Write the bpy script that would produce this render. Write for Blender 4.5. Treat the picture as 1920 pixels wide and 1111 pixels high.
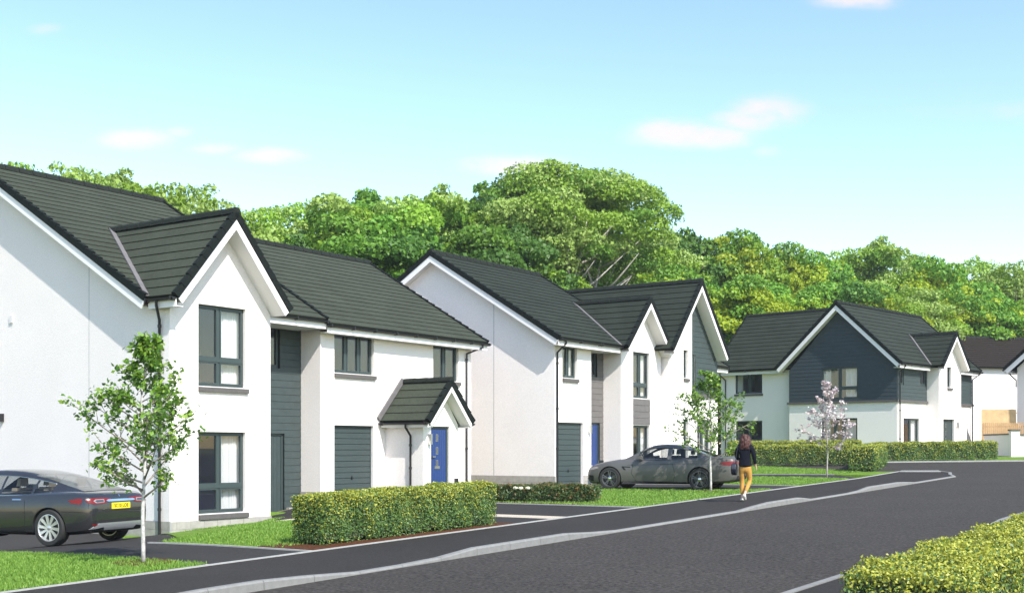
import bpy, bmesh, math, random
import numpy as np
from mathutils import Vector, Matrix
random.seed(7); RNG = np.random.default_rng(7)
for o in list(bpy.data.objects): bpy.data.objects.remove(o, do_unlink=True)
scene = bpy.context.scene
COL = scene.collection

# ------------------------------------------------------------------ camera, sky, sun, exposure
CAMZ = 1.41
cd = bpy.data.cameras.new('camera'); cam = bpy.data.objects.new('camera', cd); COL.objects.link(cam)
cam.location = (0, 0, CAMZ); cam.rotation_euler = (math.radians(90), 0, 0)
cd.sensor_width = 36; cd.lens = 36 * 2300 / 1920; cd.shift_y = (840 - 555.5) / 1920; cd.clip_end = 2000; cd.clip_start = .1
scene.camera = cam
SUN_AZ = math.atan2(.573, -.8195); SUN_EL = math.radians(46)
world = bpy.data.worlds.new('World'); scene.world = world; world.use_nodes = True
wn = world.node_tree.nodes; wl = world.node_tree.links; wn.clear()
def WN(t, **k):
    n = wn.new(t)
    for a, b in k.items(): setattr(n, a, b)
    return n
def wmath(op, a, b=None, c=None):
    n = WN('ShaderNodeMath', operation=op)
    for i, x in enumerate((a, b, c)):
        if x is None: continue
        if isinstance(x, (int, float)): n.inputs[i].default_value = x
        else: wl.new(x, n.inputs[i])
    return n.outputs[0]
sky = WN('ShaderNodeTexSky', sky_type='NISHITA', sun_disc=False)
sky.sun_elevation = SUN_EL; sky.sun_rotation = SUN_AZ; sky.air_density = 1.3; sky.dust_density = .6; sky.ozone_density = 1.5
tint = WN('ShaderNodeMixRGB', blend_type='MULTIPLY'); tint.inputs[0].default_value = 1
tint.inputs[2].default_value = (1.03, 1.01, .97, 1)
pre = WN('ShaderNodeVectorMath', operation='SCALE'); pre.inputs['Scale'].default_value = 1 / 3.5; wl.new(sky.outputs[0], pre.inputs[0])
gam = WN('ShaderNodeGamma'); gam.inputs[1].default_value = 1.25; wl.new(pre.outputs[0], gam.inputs[0])
post = WN('ShaderNodeVectorMath', operation='SCALE'); post.inputs['Scale'].default_value = 3.5; wl.new(gam.outputs[0], post.inputs[0]); wl.new(post.outputs[0], tint.inputs[1])
tc = WN('ShaderNodeTexCoord'); sep = WN('ShaderNodeSeparateXYZ'); wl.new(tc.outputs['Generated'], sep.inputs[0])
# cloud field in sky direction: azimuth / elevation slopes (x/y, z/y are the same whatever the distance)
yy = wmath('MAXIMUM', wmath('ABSOLUTE', sep.outputs[1]), .02)
azx = wmath('DIVIDE', sep.outputs[0], yy); elz = wmath('DIVIDE', sep.outputs[2], yy)
fwd = wmath('GREATER_THAN', sep.outputs[1], .05)
nz = WN('ShaderNodeTexNoise'); nz.inputs['Scale'].default_value = 22; nz.inputs['Detail'].default_value = 9; nz.inputs['Roughness'].default_value = .62
comb = WN('ShaderNodeCombineXYZ'); wl.new(azx, comb.inputs[0]); wl.new(wmath('MULTIPLY', elz, 1.9), comb.inputs[1]); comb.inputs[2].default_value = 3.1
wl.new(comb.outputs[0], nz.inputs['Vector'])
acc = None
def cloud(px, py, rx, ry, amp):
    global acc
    cx = (px - 960) / 2300; cz = (840 - py) / 2300
    dx = wmath('MULTIPLY', wmath('SUBTRACT', azx, cx), 2300 / rx); dz = wmath('MULTIPLY', wmath('SUBTRACT', elz, cz), 2300 / ry)
    r2 = wmath('ADD', wmath('MULTIPLY', dx, dx), wmath('MULTIPLY', dz, dz))
    g = wmath('MULTIPLY', wmath('POWER', 2.71828, wmath('MULTIPLY', r2, -1)), amp)
    acc = g if acc is None else wmath('MAXIMUM', acc, g)
for c in [(1262, 250, 95, 32, 1), (1345, 254, 95, 26, 1), (1442, 208, 80, 36, 1), (1395, 228, 70, 26, 1), (1438, 283, 36, 18, .6), (965, 310, 110, 24, 1), (252, 261, 80, 24, 1), (335, 247, 36, 14, .6),
          (508, 292, 78, 18, .95), (405, 279, 60, 15, .75), (1610, 0, 90, 22, .9), (85, 55, 48, 15, .55), (1860, 210, 190, 40, .38), (-300, 120, 160, 40, .8), (2300, 160, 200, 40, .8), (2700, 330, 220, 30, .8), (-700, 300, 150, 30, .8)]:
    cloud(*c)
cm = wmath('MULTIPLY', acc, wmath('MULTIPLY', nz.outputs['Fac'], 2.0))
ramp = WN('ShaderNodeMapRange', interpolation_type='SMOOTHSTEP'); ramp.inputs[1].default_value = .18; ramp.inputs[2].default_value = 1.05; ramp.inputs[3].default_value = 0; ramp.inputs[4].default_value = .8
wl.new(cm, ramp.inputs[0])
cfac = wmath('MULTIPLY', ramp.outputs[0], fwd)
cmix = WN('ShaderNodeMixRGB', blend_type='MIX'); wl.new(cfac, cmix.inputs[0]); wl.new(tint.outputs[0], cmix.inputs[1])
cmix.inputs[2].default_value = (4.35, 3.85, 3.5, 1)
bg = WN('ShaderNodeBackground'); bg.inputs[1].default_value = .15; wl.new(cmix.outputs[0], bg.inputs[0])
wo = WN('ShaderNodeOutputWorld'); wl.new(bg.outputs[0], wo.inputs[0])
sd = bpy.data.lights.new('sun', 'SUN'); sd.energy = 4.2; sd.angle = math.radians(.6); sd.color = (1, .955, .88)
sun = bpy.data.objects.new('sun', sd); COL.objects.link(sun)
sdir = Vector((.573 * math.cos(SUN_EL), -.8195 * math.cos(SUN_EL), math.sin(SUN_EL)))
sun.rotation_euler = sdir.to_track_quat('Z', 'Y').to_euler()
sun.location = sdir * 60
vs = scene.view_settings; vs.view_transform = 'Standard'; vs.look = 'None'; vs.exposure = .74; vs.gamma = 1; vs.use_curve_mapping = False
scene.cycles.max_bounces = 8; scene.cycles.transparent_max_bounces = 16

# ------------------------------------------------------------------ materials
MATS = {}
def mat(name, col, rough=.7, metal=0, spec=.5, noise=None, bump=None, var=None, clear=0, trans=None, objvar=0, translucent=None):
    """col: base colour. noise=(scale, amount[, detail]) mottles the colour; bump=(scale, distance); translucent=amount for leaves."""
    m = bpy.data.materials.new(name); m.use_nodes = True; MATS[name] = m
    nt = m.node_tree; n = nt.nodes; l = nt.links; b = n['Principled BSDF']
    b.inputs['Base Color'].default_value = (*col, 1); b.inputs['Roughness'].default_value = rough; b.inputs['Metallic'].default_value = metal
    b.inputs['Specular IOR Level'].default_value = spec
    if clear: b.inputs['Coat Weight'].default_value = clear; b.inputs['Coat Roughness'].default_value = .04
    out = None
    tcn = n.new('ShaderNodeTexCoord')
    if noise:
        for (sc, am, *dt) in (noise if isinstance(noise, list) else [noise]):
            t = n.new('ShaderNodeTexNoise'); t.inputs['Scale'].default_value = sc; t.inputs['Detail'].default_value = dt[0] if dt else 4
            l.new(tcn.outputs['Object'], t.inputs['Vector'])
            mr = n.new('ShaderNodeMapRange'); mr.inputs[1].default_value = .3; mr.inputs[2].default_value = .7; mr.inputs[3].default_value = 1 - am; mr.inputs[4].default_value = 1 + am
            l.new(t.outputs['Fac'], mr.inputs[0])
            mx = n.new('ShaderNodeMixRGB'); mx.blend_type = 'MULTIPLY'; mx.inputs[0].default_value = 1
            if out is None: mx.inputs[1].default_value = (*col, 1)
            else: l.new(out, mx.inputs[1])
            l.new(mr.outputs[0], mx.inputs[2]); out = mx.outputs[0]
    if objvar:
        oi = n.new('ShaderNodeObjectInfo'); hs = n.new('ShaderNodeHueSaturation')
        mr = n.new('ShaderNodeMapRange'); mr.inputs[3].default_value = 1 - objvar; mr.inputs[4].default_value = 1 + objvar
        l.new(oi.outputs['Random'], mr.inputs[0]); l.new(mr.outputs[0], hs.inputs['Value'])
        mr2 = n.new('ShaderNodeMapRange'); mr2.inputs[3].default_value = .5 - objvar * .025; mr2.inputs[4].default_value = .5 + objvar * .05
        l.new(oi.outputs['Random'], mr2.inputs[0]); l.new(mr2.outputs[0], hs.inputs['Hue'])
        if out is None: hs.inputs['Color'].default_value = (*col, 1)
        else: l.new(out, hs.inputs['Color'])
        out = hs.outputs[0]
    if out is not None: l.new(out, b.inputs['Base Color'])
    if bump:
        t = n.new('ShaderNodeTexNoise'); t.inputs['Scale'].default_value = bump[0]; t.inputs['Detail'].default_value = 3
        l.new(tcn.outputs['Object'], t.inputs['Vector'])
        bp = n.new('ShaderNodeBump'); bp.inputs['Distance'].default_value = bump[1]; bp.inputs['Strength'].default_value = 1
        l.new(t.outputs['Fac'], bp.inputs['Height']); l.new(bp.outputs[0], b.inputs['Normal'])
    if translucent:
        tr = n.new('ShaderNodeBsdfTranslucent'); ms = n.new('ShaderNodeMixShader'); ms.inputs[0].default_value = translucent
        if out is not None: l.new(out, tr.inputs[0])
        else: tr.inputs[0].default_value = (*col, 1)
        l.new(b.outputs[0], ms.inputs[1]); l.new(tr.outputs[0], ms.inputs[2]); l.new(ms.outputs[0], n['Material Output'].inputs[0])
    return m
def glass(name, tint=(1, 1, 1), refl=1.0, base=.06):
    m = bpy.data.materials.new(name); m.use_nodes = True; MATS[name] = m
    nt = m.node_tree; n = nt.nodes; l = nt.links; n.remove(n['Principled BSDF'])
    fr = n.new('ShaderNodeLayerWeight'); fr.inputs[0].default_value = .5
    pw = n.new('ShaderNodeMath'); pw.operation = 'POWER'; pw.inputs[1].default_value = 4; l.new(fr.outputs['Facing'], pw.inputs[0])
    a = n.new('ShaderNodeMath'); a.operation = 'MULTIPLY_ADD'; a.inputs[1].default_value = refl; a.inputs[2].default_value = base; a.use_clamp = True
    tb = n.new('ShaderNodeBsdfTransparent'); tb.inputs[0].default_value = (*tint, 1); g = n.new('ShaderNodeBsdfGlossy'); g.inputs['Roughness'].default_value = .01
    ms = n.new('ShaderNodeMixShader'); l.new(pw.outputs[0], a.inputs[0]); l.new(a.outputs[0], ms.inputs[0]); l.new(tb.outputs[0], ms.inputs[1]); l.new(g.outputs[0], ms.inputs[2]); l.new(ms.outputs[0], n['Material Output'].inputs[0])
    return m
RENDER = mat('white_render', (.85, .79, .76), .95, spec=.2, noise=[(24, .05, 8), (.45, .025, 3)], bump=(60, .008))
RENDER_FAR = mat('white_render_far', (.83, .775, .75), .95, spec=.2, noise=(.5, .02))
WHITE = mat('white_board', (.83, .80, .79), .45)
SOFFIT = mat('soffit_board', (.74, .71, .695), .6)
TILE = mat('roof_tile', (.046, .053, .039), .9, spec=.12, noise=[(14, .16, 5), (1.1, .10, 2)], bump=(120, .003))
RIDGE = mat('ridge_tile', (.019, .023, .020), .9, spec=.12, noise=(10, .15))
VERGE = mat('verge_cap', (.010, .013, .012), .85, spec=.12)
TILE_D = mat('roof_tile_dark', (.026, .032, .025), .9, spec=.12, noise=[(14, .16, 5), (1.1, .10, 2)], bump=(120, .003))
LEAD = mat('valley_lead', (.15, .14, .14), .6, noise=(6, .12))
ANTH = mat('anthracite_frame', (.042, .060, .060), .42)
BLACK = mat('black_plastic', (.014, .014, .016), .4)
DCLAD = mat('green_grey_cladding', (.040, .056, .056), .6, noise=(5, .10), bump=(40, .002))
BCLAD = mat('brown_grey_cladding', (.13, .119, .114), .65, noise=(5, .10), bump=(40, .002))
NAVY = mat('slate_blue_cladding', (.030, .043, .052), .6, noise=(5, .10), bump=(40, .002))
STONE = mat('plinth_stone', (.36, .335, .30), .85, noise=[(7, .12, 5), (.9, .06)], bump=(50, .004))
SILL = mat('sill_stone', (.10, .092, .088), .8, noise=(12, .12), bump=(60, .002))
BLUE = mat('blue_door_paint', (.018, .046, .17), .4)
GARAGE = mat('garage_door_paint', (.045, .062, .062), .45)
STEEL = mat('brushed_steel', (.6, .6, .6), .3, metal=1)
PANE = glass('window_glass', (.95, .96, .97), .9, .07)
ROOM = mat('room_wall', (.50, .51, .64), .9)
CURT = mat('curtain_fabric', (.72, .71, .69), .9)
DARKPIC = mat('picture_print', (.06, .06, .06), .6, noise=(9, .9, 6))
CREAM = mat('picture_mount', (.75, .74, .7), .7)
JOINT = mat('movement_joint', (.30, .31, .32), .9)

# ------------------------------------------------------------------ object helpers
def tagp(o, label=None, cat=None, group=None, kind=None):
    if label: o['label'] = label
    if cat: o['category'] = cat
    if group: o['group'] = group
    if kind: o['kind'] = kind
    return o
def empty(name, loc=(0, 0, 0), rz=0):
    o = bpy.data.objects.new(name, None); o.empty_display_size = .2; COL.objects.link(o); o.location = loc; o.rotation_euler = (0, 0, rz); return o
def mk(name, verts, faces, m, parent=None, smooth=False, fixn=True):
    me = bpy.data.meshes.new(name); me.from_pydata([tuple(v) for v in verts], [], faces)
    for x in (m if isinstance(m, (list, tuple)) else [m]): me.materials.append(x)
    if fixn:
        bm = bmesh.new(); bm.from_mesh(me); bmesh.ops.recalc_face_normals(bm, faces=bm.faces); bm.to_mesh(me); bm.free()
    if smooth: me.polygons.foreach_set('use_smooth', [True] * len(me.polygons))
    o = bpy.data.objects.new(name, me); COL.objects.link(o); o.parent = parent; return o
class MB:
    """collects primitives into one mesh; tf maps (a,b,c) to the parent's local space"""
    def __init__(s, tf=None): s.v = []; s.f = []; s.tf = tf or (lambda a, b, c: (a, b, c)); s.mi = []
    def add(s, vs, fs, mi=0):
        k = len(s.v); s.v += [s.tf(*p) for p in vs]; s.f += [tuple(i + k for i in f) for f in fs]; s.mi += [mi] * len(fs)
    def box(s, a0, a1, b0, b1, c0, c1, mi=0):
        s.add([(a, b, c) for a in (a0, a1) for b in (b0, b1) for c in (c0, c1)], [(0, 1, 3, 2), (4, 6, 7, 5), (0, 4, 5, 1), (2, 3, 7, 6), (0, 2, 6, 4), (1, 5, 7, 3)], mi)
    def prism(s, poly0, poly1, mi=0):
        n = len(poly0); s.add(list(poly0) + list(poly1), [tuple(range(n))[::-1], tuple(range(n, 2 * n))] + [(i, (i + 1) % n, n + (i + 1) % n, n + i) for i in range(n)], mi)
    def beam(s, p, q, side, up, w0, w1, h0, h1, mi=0):
        p, q, side, up = map(Vector, (p, q, side, up))
        c = [(w0, h0), (w1, h0), (w1, h1), (w0, h1)]
        s.prism([p + side * a + up * b for a, b in c], [q + side * a + up * b for a, b in c], mi)
    def tube(s, pts, r, n=8, mi=0, cap=True):
        pts = [Vector(p) for p in pts]; rs = r if isinstance(r, (list, tuple)) else [r] * len(pts)
        rings = []; ref = None
        for i, p in enumerate(pts):
            d = ((pts[min(i + 1, len(pts) - 1)] - p).normalized() + (p - pts[max(i - 1, 0)]).normalized())
            d = d.normalized() if d.length > 1e-6 else Vector((0, 0, 1))
            if ref is None: ref = Vector((1, 0, 0)) if abs(d.x) < .8 else Vector((0, 1, 0))
            x = (ref - d * ref.dot(d)).normalized(); y = d.cross(x); ref = x
            rings.append([p + (x * math.cos(2 * math.pi * k / n) + y * math.sin(2 * math.pi * k / n)) * rs[i] for k in range(n)])
        vs = [v for r_ in rings for v in r_]; fs = []
        for i in range(len(rings) - 1):
            for k in range(n): fs.append((i * n + k, i * n + (k + 1) % n, (i + 1) * n + (k + 1) % n, (i + 1) * n + k))
        if cap: fs += [tuple(range(n))[::-1], tuple(range((len(rings) - 1) * n, len(rings) * n))]
        s.add(vs, fs, mi)
    def lathe(s, prof, n=32, axis='y', mi=0, closed=False):
        """prof: list of (r, t) turned about the t axis"""
        vs = []; fs = []; m = len(prof)
        for k in range(n):
            c, sn = math.cos(2 * math.pi * k / n), math.sin(2 * math.pi * k / n)
            for r, t in prof: vs.append((r * c, t, r * sn) if axis == 'y' else (r * c, r * sn, t))
        for k in range(n):
            for i in range(m if closed else m - 1):
                a = k * m + i; b = k * m + (i + 1) % m; c2 = ((k + 1) % n) * m + (i + 1) % m; d = ((k + 1) % n) * m + i
                fs.append((a, b, c2, d))
        s.add(vs, fs, mi)
    def build(s, name, m, parent=None, smooth=False, fixn=True):
        o = mk(name, s.v, s.f, m, parent, smooth, fixn)
        if any(s.mi): o.data.polygons.foreach_set('material_index', s.mi)
        return o
def autosmooth(o, deg=35):
    me = o.data; me.polygons.foreach_set('use_smooth', [True] * len(me.polygons))
    me.set_sharp_from_angle(angle=math.radians(deg)); return o
def clip_poly(poly, nx, ny, d):
    """keep the side nx*x+ny*y<=d of a convex polygon"""
    out = []
    for i in range(len(poly)):
        p, q = poly[i], poly[(i + 1) % len(poly)]
        a = nx * p[0] + ny * p[1] - d; b = nx * q[0] + ny * q[1] - d
        if a <= 0: out.append(p)
        if (a < 0 < b) or (b < 0 < a):
            t = a / (a - b); out.append((p[0] + (q[0] - p[0]) * t, p[1] + (q[1] - p[1]) * t))
    return out
def poly_area(p): return abs(sum(p[i][0] * p[(i + 1) % len(p)][1] - p[(i + 1) % len(p)][0] * p[i][1] for i in range(len(p)))) / 2

# street frame: u runs up the street, v from the house fronts to the road, heights relative to the eye
class Fr:
    def __init__(s, ang, ox, oy):
        a = math.radians(ang); s.U = (math.sin(a), math.cos(a)); s.V = (math.cos(a), -math.sin(a)); s.o = (ox, oy); s.ang = a
    def wor(s, u, v): return s.o[0] + u * s.U[0] + v * s.V[0], s.o[1] + u * s.U[1] + v * s.V[1]
    def loc(s, x, y):
        dx, dy = x - s.o[0], y - s.o[1]; return dx * s.U[0] + dy * s.U[1], dx * s.V[0] + dy * s.V[1]
ST = Fr(34.32, -5.245, 36.207)
F2 = Fr(34.32, 1.61, 43.36)
F3 = Fr(42.5, 20.28, 64.6)
def lerp_pts(x, pts):
    if x <= pts[0][0]: return pts[0][1]
    for (a, b), (c, d) in zip(pts, pts[1:]):
        if x <= c: return b + (d - b) * (x - a) / (c - a)
    return pts[-1][1]
def zg(u, v):
    uc = max(-60, min(60, u)); z = .024 * uc
    d = lerp_pts(u, [(-5, .62), (-.6, .04), (5.5, .04), (8.5, .26), (18, .26), (25, 0)])
    s = max(0, min(1, (10.2 - v) / 9.3)); return z - d * s ** 3
def GW(u, v, dz=0):
    x, y = ST.wor(u, v); return (x, y, zg(u, v) + dz)
def gz(x, y): return zg(*ST.loc(x, y))

# ------------------------------------------------------------------ house kit
class House:
    def __init__(s, name, label, fr, base, group='new white houses along the street'):
        s.fr = fr; s.base = base; x, y = fr.wor(0, 0)
        s.root = empty(name, (x, y, base + CAMZ), math.pi / 2 - fr.ang); tagp(s.root, label, 'house', group)
    def L(s, u, v, z): return (u, -v, z - s.base)
    def mb(s): return MB(s.L)
class Plane:
    """a wall face: a runs along it, d out of it. kind 'v': faces +V at v=c; kind 'u': faces -U at u=c (a = v)"""
    def __init__(s, h, kind, c): s.h = h; s.k = kind; s.c = c
    def P(s, a, d, z): return s.h.L(a, s.c + d, z) if s.k == 'v' else s.h.L(s.c - d, a, z)
    def mb(s): return MB(s.P)
def wall(pl, outline, openings, m=RENDER, reveal=.14, name='wall', rm=None):
    mb = pl.mb(); A = sorted({p[0] for p in outline} | {x for o in openings for x in o[:2]}); Z = sorted({p[1] for p in outline} | {x for o in openings for x in o[2:4]})
    ar = sum(outline[i][0] * outline[(i + 1) % len(outline)][1] - outline[(i + 1) % len(outline)][0] * outline[i][1] for i in range(len(outline)))
    ol = outline if ar > 0 else outline[::-1]
    for a0, a1 in zip(A, A[1:]):
        for z0, z1 in zip(Z, Z[1:]):
            ca, cz = (a0 + a1) / 2, (z0 + z1) / 2
            if any(o[0] < ca < o[1] and o[2] < cz < o[3] for o in openings): continue
            poly = [(a0, z0), (a1, z0), (a1, z1), (a0, z1)]
            for i in range(len(ol)):
                p, q = ol[i], ol[(i + 1) % len(ol)]; nx, ny = q[1] - p[1], -(q[0] - p[0])
                poly = clip_poly(poly, nx, ny, nx * p[0] + ny * p[1])
                if len(poly) < 3: break
            if len(poly) >= 3 and poly_area(poly) > 1e-5: mb.add([(a, 0, z) for a, z in poly], [tuple(range(len(poly)))])
    for (a0, a1, z0, z1) in openings:
        r = -reveal
        mb.add([(a0, 0, z0), (a0, 0, z1), (a0, r, z1), (a0, r, z0)], [(0, 1, 2, 3)]); mb.add([(a1, 0, z0), (a1, 0, z1), (a1, r, z1), (a1, r, z0)], [(0, 1, 2, 3)])
        mb.add([(a0, 0, z1), (a1, 0, z1), (a1, r, z1), (a0, r, z1)], [(0, 1, 2, 3)]); mb.add([(a0, 0, z0), (a1, 0, z0), (a1, r, z0), (a0, r, z0)], [(0, 1, 2, 3)])
    return mb.build(name, m, pl.h.root, fixn=False)
def curtain(pl, par, a0, a1, z0, z1, d):
    mb = pl.mb(); n = 36; vs = []; fs = []
    for i in range(n + 1):
        a = a0 + (a1 - a0) * i / n; w = .055 * math.sin(i * 1.45) + .015 * math.sin(i * 3.3 + 1)
        vs += [(a, d + w, z0), (a, d + w, z1)]
    for i in range(n): fs.append((2 * i, 2 * i + 2, 2 * i + 3, 2 * i + 1))
    mb.add(vs, fs); return mb.build('curtain', CURT, par, smooth=True, fixn=False)
def window(pl, a0, a1, z0, z1, cols=(.5,), transom=None, setback=.10, sill=True, room=True, curt='r', fm=ANTH, label=None, rd=3.0, sill_over=.07, re=.5):
    h = pl.h; f = .055; D0, D1 = -setback - .06, -setback
    mb = pl.mb()
    mb.box(a0, a0 + f, D0, D1, z0, z1); mb.box(a1 - f, a1, D0, D1, z0, z1); mb.box(a0 + f, a1 - f, D0, D1, z1 - f, z1); mb.box(a0 + f, a1 - f, D0, D1, z0, z0 + f)
    xs = [a0 + f] + [a0 + (a1 - a0) * c for c in cols] + [a1 - f]
    for x in xs[1:-1]: mb.box(x - .04, x + .04, D0, D1 - .002, z0 + f, z1 - f)
    rows = [(z0 + f, z1 - f)]
    if transom is not None:
        rows = [(z0 + f, transom - .045), (transom + .045, z1 - f)]
        mb.box(a0 + f, a1 - f, D0 + .002, D1 + .025, transom - .045, transom + .045)
    w = mb.build('window', fm, h.root)
    if label: w['label'] = label
    for r, (b0, b1) in enumerate(rows):
        for i in range(len(xs) - 1):
            c0 = xs[i] + (.04 if i else 0); c1 = xs[i + 1] - (.04 if i < len(xs) - 2 else 0); s_ = .042
            m2 = pl.mb(); E0, E1 = D0 + .01, D1 + .012
            m2.box(c0, c0 + s_, E0, E1, b0, b1); m2.box(c1 - s_, c1, E0, E1, b0, b1); m2.box(c0 + s_, c1 - s_, E0, E1, b0, b0 + s_); m2.box(c0 + s_, c1 - s_, E0, E1, b1 - s_, b1)
            m2.build('sash', fm, w)
            m3 = pl.mb(); m3.box(c0 + s_ - .005, c1 - s_ + .005, -setback - .036, -setback - .03, b0 + s_ - .005, b1 - s_ + .005); m3.build('pane', PANE, w)
    if sill:
        m4 = pl.mb(); so = sill_over
        m4.prism([(a0 - .002, -.10, z0 - .14), (a0 - .002, so, z0 - .14), (a0 - .002, so, z0 - .03), (a0 - .002, -.10, z0 + .002)], [(a1 + .06, -.10, z0 - .14), (a1 + .06, so, z0 - .14), (a1 + .06, so, z0 - .03), (a1 + .06, -.10, z0 + .002)])
        m4.build('sill', SILL, w)
    if room:
        m5 = pl.mb(); e = re; d0, d1 = -.165, -rd; A0, A1, B0, B1 = a0 - e, a1 + e, z0 - .6, z1 + .3
        m5.add([(A0, d1, B0), (A1, d1, B0), (A1, d1, B1), (A0, d1, B1), (A0, d0, B0), (A1, d0, B0), (A1, d0, B1), (A0, d0, B1)], [(0, 1, 2, 3), (0, 3, 7, 4), (1, 5, 6, 2), (0, 4, 5, 1), (3, 2, 6, 7)])
        m5.build('room', ROOM, h.root, fixn=False)
    wd = a1 - a0
    if curt and 'r' in curt: curtain(pl, w, a1 - wd * .38, a1 - .02, z0 - .03, z1 - .02, -setback - .2)
    if curt and 'l' in curt: curtain(pl, w, a0 + .02, a0 + wd * .22, z0 - .03, z1 - .02, -setback - .2)
    return w
def cladding(pl, outline, openings, m, pitch=.2, name='cladding'):
    """boards, each a piece of its own, cut to the outline and round the openings"""
    cl = empty(name); cl.parent = pl.h.root
    back = pl.mb()
    ar = sum(outline[i][0] * outline[(i + 1) % len(outline)][1] - outline[(i + 1) % len(outline)][0] * outline[i][1] for i in range(len(outline)))
    ol = outline if ar > 0 else outline[::-1]
    z0 = min(p[1] for p in ol); z1 = max(p[1] for p in ol); A0 = min(p[0] for p in ol); A1 = max(p[0] for p in ol)
    bw = wall(pl, outline, openings, BLACK, .1, 'backing'); bw.parent = cl
    k = 0
    while z0 + k * pitch < z1 - .02:
        b0, b1 = z0 + k * pitch + .008, min(z1, z0 + (k + 1) * pitch); k += 1
        segs = [(A0, A1)]
        cuts = sorted({b0, b1} | {x for o in openings for x in o[2:4] if b0 < x < b1})
        for c0, c1 in zip(cuts, cuts[1:]):
            segs = [(A0, A1)]; cz = (c0 + c1) / 2
            for o in openings:
                if o[2] < cz < o[3]:
                    segs = [t for (p, q) in segs for t in ((p, min(q, o[0])), (max(p, o[1]), q)) if t[1] - t[0] > .01]
            for (p, q) in segs:
                poly = [(p, c0), (q, c0), (q, c1), (p, c1)]
                for i in range(len(ol)):
                    s_, e = ol[i], ol[(i + 1) % len(ol)]; nx, ny = e[1] - s_[1], -(e[0] - s_[0])
                    poly = clip_poly(poly, nx, ny, nx * s_[0] + ny * s_[1])
                    if len(poly) < 3: break
                if len(poly) < 3 or poly_area(poly) < .002: continue
                mb = pl.mb(); mb.prism([(a, .003, z) for a, z in poly], [(a, .030 - .010 * (z - b0) / pitch, z) for a, z in poly]); mb.build('board', m, cl)
    return cl
def plinth(pl, a0, a1, z0, z1, proud=.03, bl=.44, name='plinth', rows=2):
    p = empty(name); p.parent = pl.h.root; mb = pl.mb(); mb.box(a0, a1, -.02, proud - .012, z0, z1 - .004); o = mb.build('mortar_bed', JOINT, p)
    hgt = (z1 - z0) / rows
    for r in range(rows):
        a = a0 - (bl / 2 if r % 2 else 0)
        while a < a1 - .01:
            b = min(a + bl, a1); s_ = max(a, a0)
            if b - s_ > .03:
                m2 = pl.mb(); j = random.uniform(-.003, .003); m2.box(s_ + .004, b - .004, -.01, proud + j, z0 + r * hgt + .004, z0 + (r + 1) * hgt - .004); m2.build('block', STONE, p)
            a += bl
    return p
def roof(h, name='roof'):
    r = empty(name); r.parent = h.root; return r
def slope(h, R_, p0, e, s, poly, course=.34, m=TILE, verges=(), ov=.0):
    """roof plane: p0 eave origin (u,v,z), e along the eave, s up the slope (unit vectors in u,v,z), poly in (e,s) metres"""
    p0, e, s = Vector(p0), Vector(e).normalized(), Vector(s).normalized(); n = e.cross(s).normalized()
    if n.z < 0: n = -n
    P = lambda a, b, c: h.L(*(p0 + e * a + s * b + n * c))
    mb = MB(P); mb.prism([(a, b, -.10) for a, b in poly], [(a, b, -.012) for a, b in poly]); mb.build('deck', VERGE, R_)
    smax = max(b for a, b in poly); k = 0
    while k * course < smax - .01:
        lo, hi = k * course, (k + 1) * course
        q = clip_poly(clip_poly(poly, 0, 1, hi - .001), 0, -1, -lo)
        k += 1
        if len(q) < 3 or poly_area(q) < .004: continue
        lift = lambda b: .028 - .024 * (b - lo) / course + 0
        m2 = MB(P); m2.prism([(a, b, -.010) for a, b in q], [(a, b, lift(b)) for a, b in q]); m2.build('tile_course', m, R_)
    for (va, s0, s1, sgn) in verges:      # dry verge caps at e=va, facing sgn
        b = s0
        while b < s1 - .05:
            t = min(b + course, s1); m3 = MB(P); x0, x1 = sorted((va - sgn * .09, va + sgn * .03))
            m3.prism([(x0, b, -.115), (x1, b, -.115), (x1, b, .075), (x0, b, .075)], [(x0, t - .012, -.115), (x1, t - .012, -.115), (x1, t - .012, .045), (x0, t - .012, .045)])
            m3.build('verge_cap', VERGE, R_); b = t
    return P
def ridge(h, R_, p, q, r=.13, piece=.45, down=.10):
    p, q = Vector(p), Vector(q); d = (q - p); Ln = d.length; d.normalize(); sd_ = d.cross(Vector((0, 0, 1))).normalized(); n = max(1, round(Ln / piece))
    prof = [(-r, -down), (-r * .82, .0), (-r * .4, .055), (r * .4, .055), (r * .82, 0), (r, -down)]
    for i in range(n):
        a = p + d * (Ln * i / n + .004); b = p + d * (Ln * (i + 1) / n - .004); mb = h.mb(); g = .012
        mb.prism([a + sd_ * x * 1.06 + Vector((0, 0, z + g)) for x, z in prof], [b + sd_ * x + Vector((0, 0, z)) for x, z in prof]); mb.build('ridge_tile', RIDGE, R_)
def slope_beam(h, p, q, o, w0, w1, h0, h1):
    """board along a slope p -> q, cut plumb at the apex q"""
    p, q, o = Vector(p), Vector(q), Vector(o); d = (q - p).normalized(); up = o.cross(d).normalized()
    if up.z < 0: up = -up
    e = Vector((d.x, d.y, 0)).normalized(); mb = h.mb(); c = [(w0, h0), (w1, h0), (w1, h1), (w0, h1)]
    rise = q.z > p.z; t = lambda b: -b * up.dot(e) / d.dot(e)
    A = [p + o * a + up * b + (Vector() if rise else d * t(b)) for a, b in c]; B = [q + o * a + up * b + (d * t(b) if rise else Vector()) for a, b in c]
    mb.prism(A, B); return mb
def barge(h, par, pts, out, hgt=.20, th=.03, drop=.12, mname='bargeboard', m=WHITE):
    """white board under a verge; pts: foot and apex points on the roof surface at the verge; out: outward unit"""
    for p, q in zip(pts, pts[1:]): slope_beam(h, p, q, out, -th, 0, -drop - hgt, -drop).build(mname, m, par)
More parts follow.
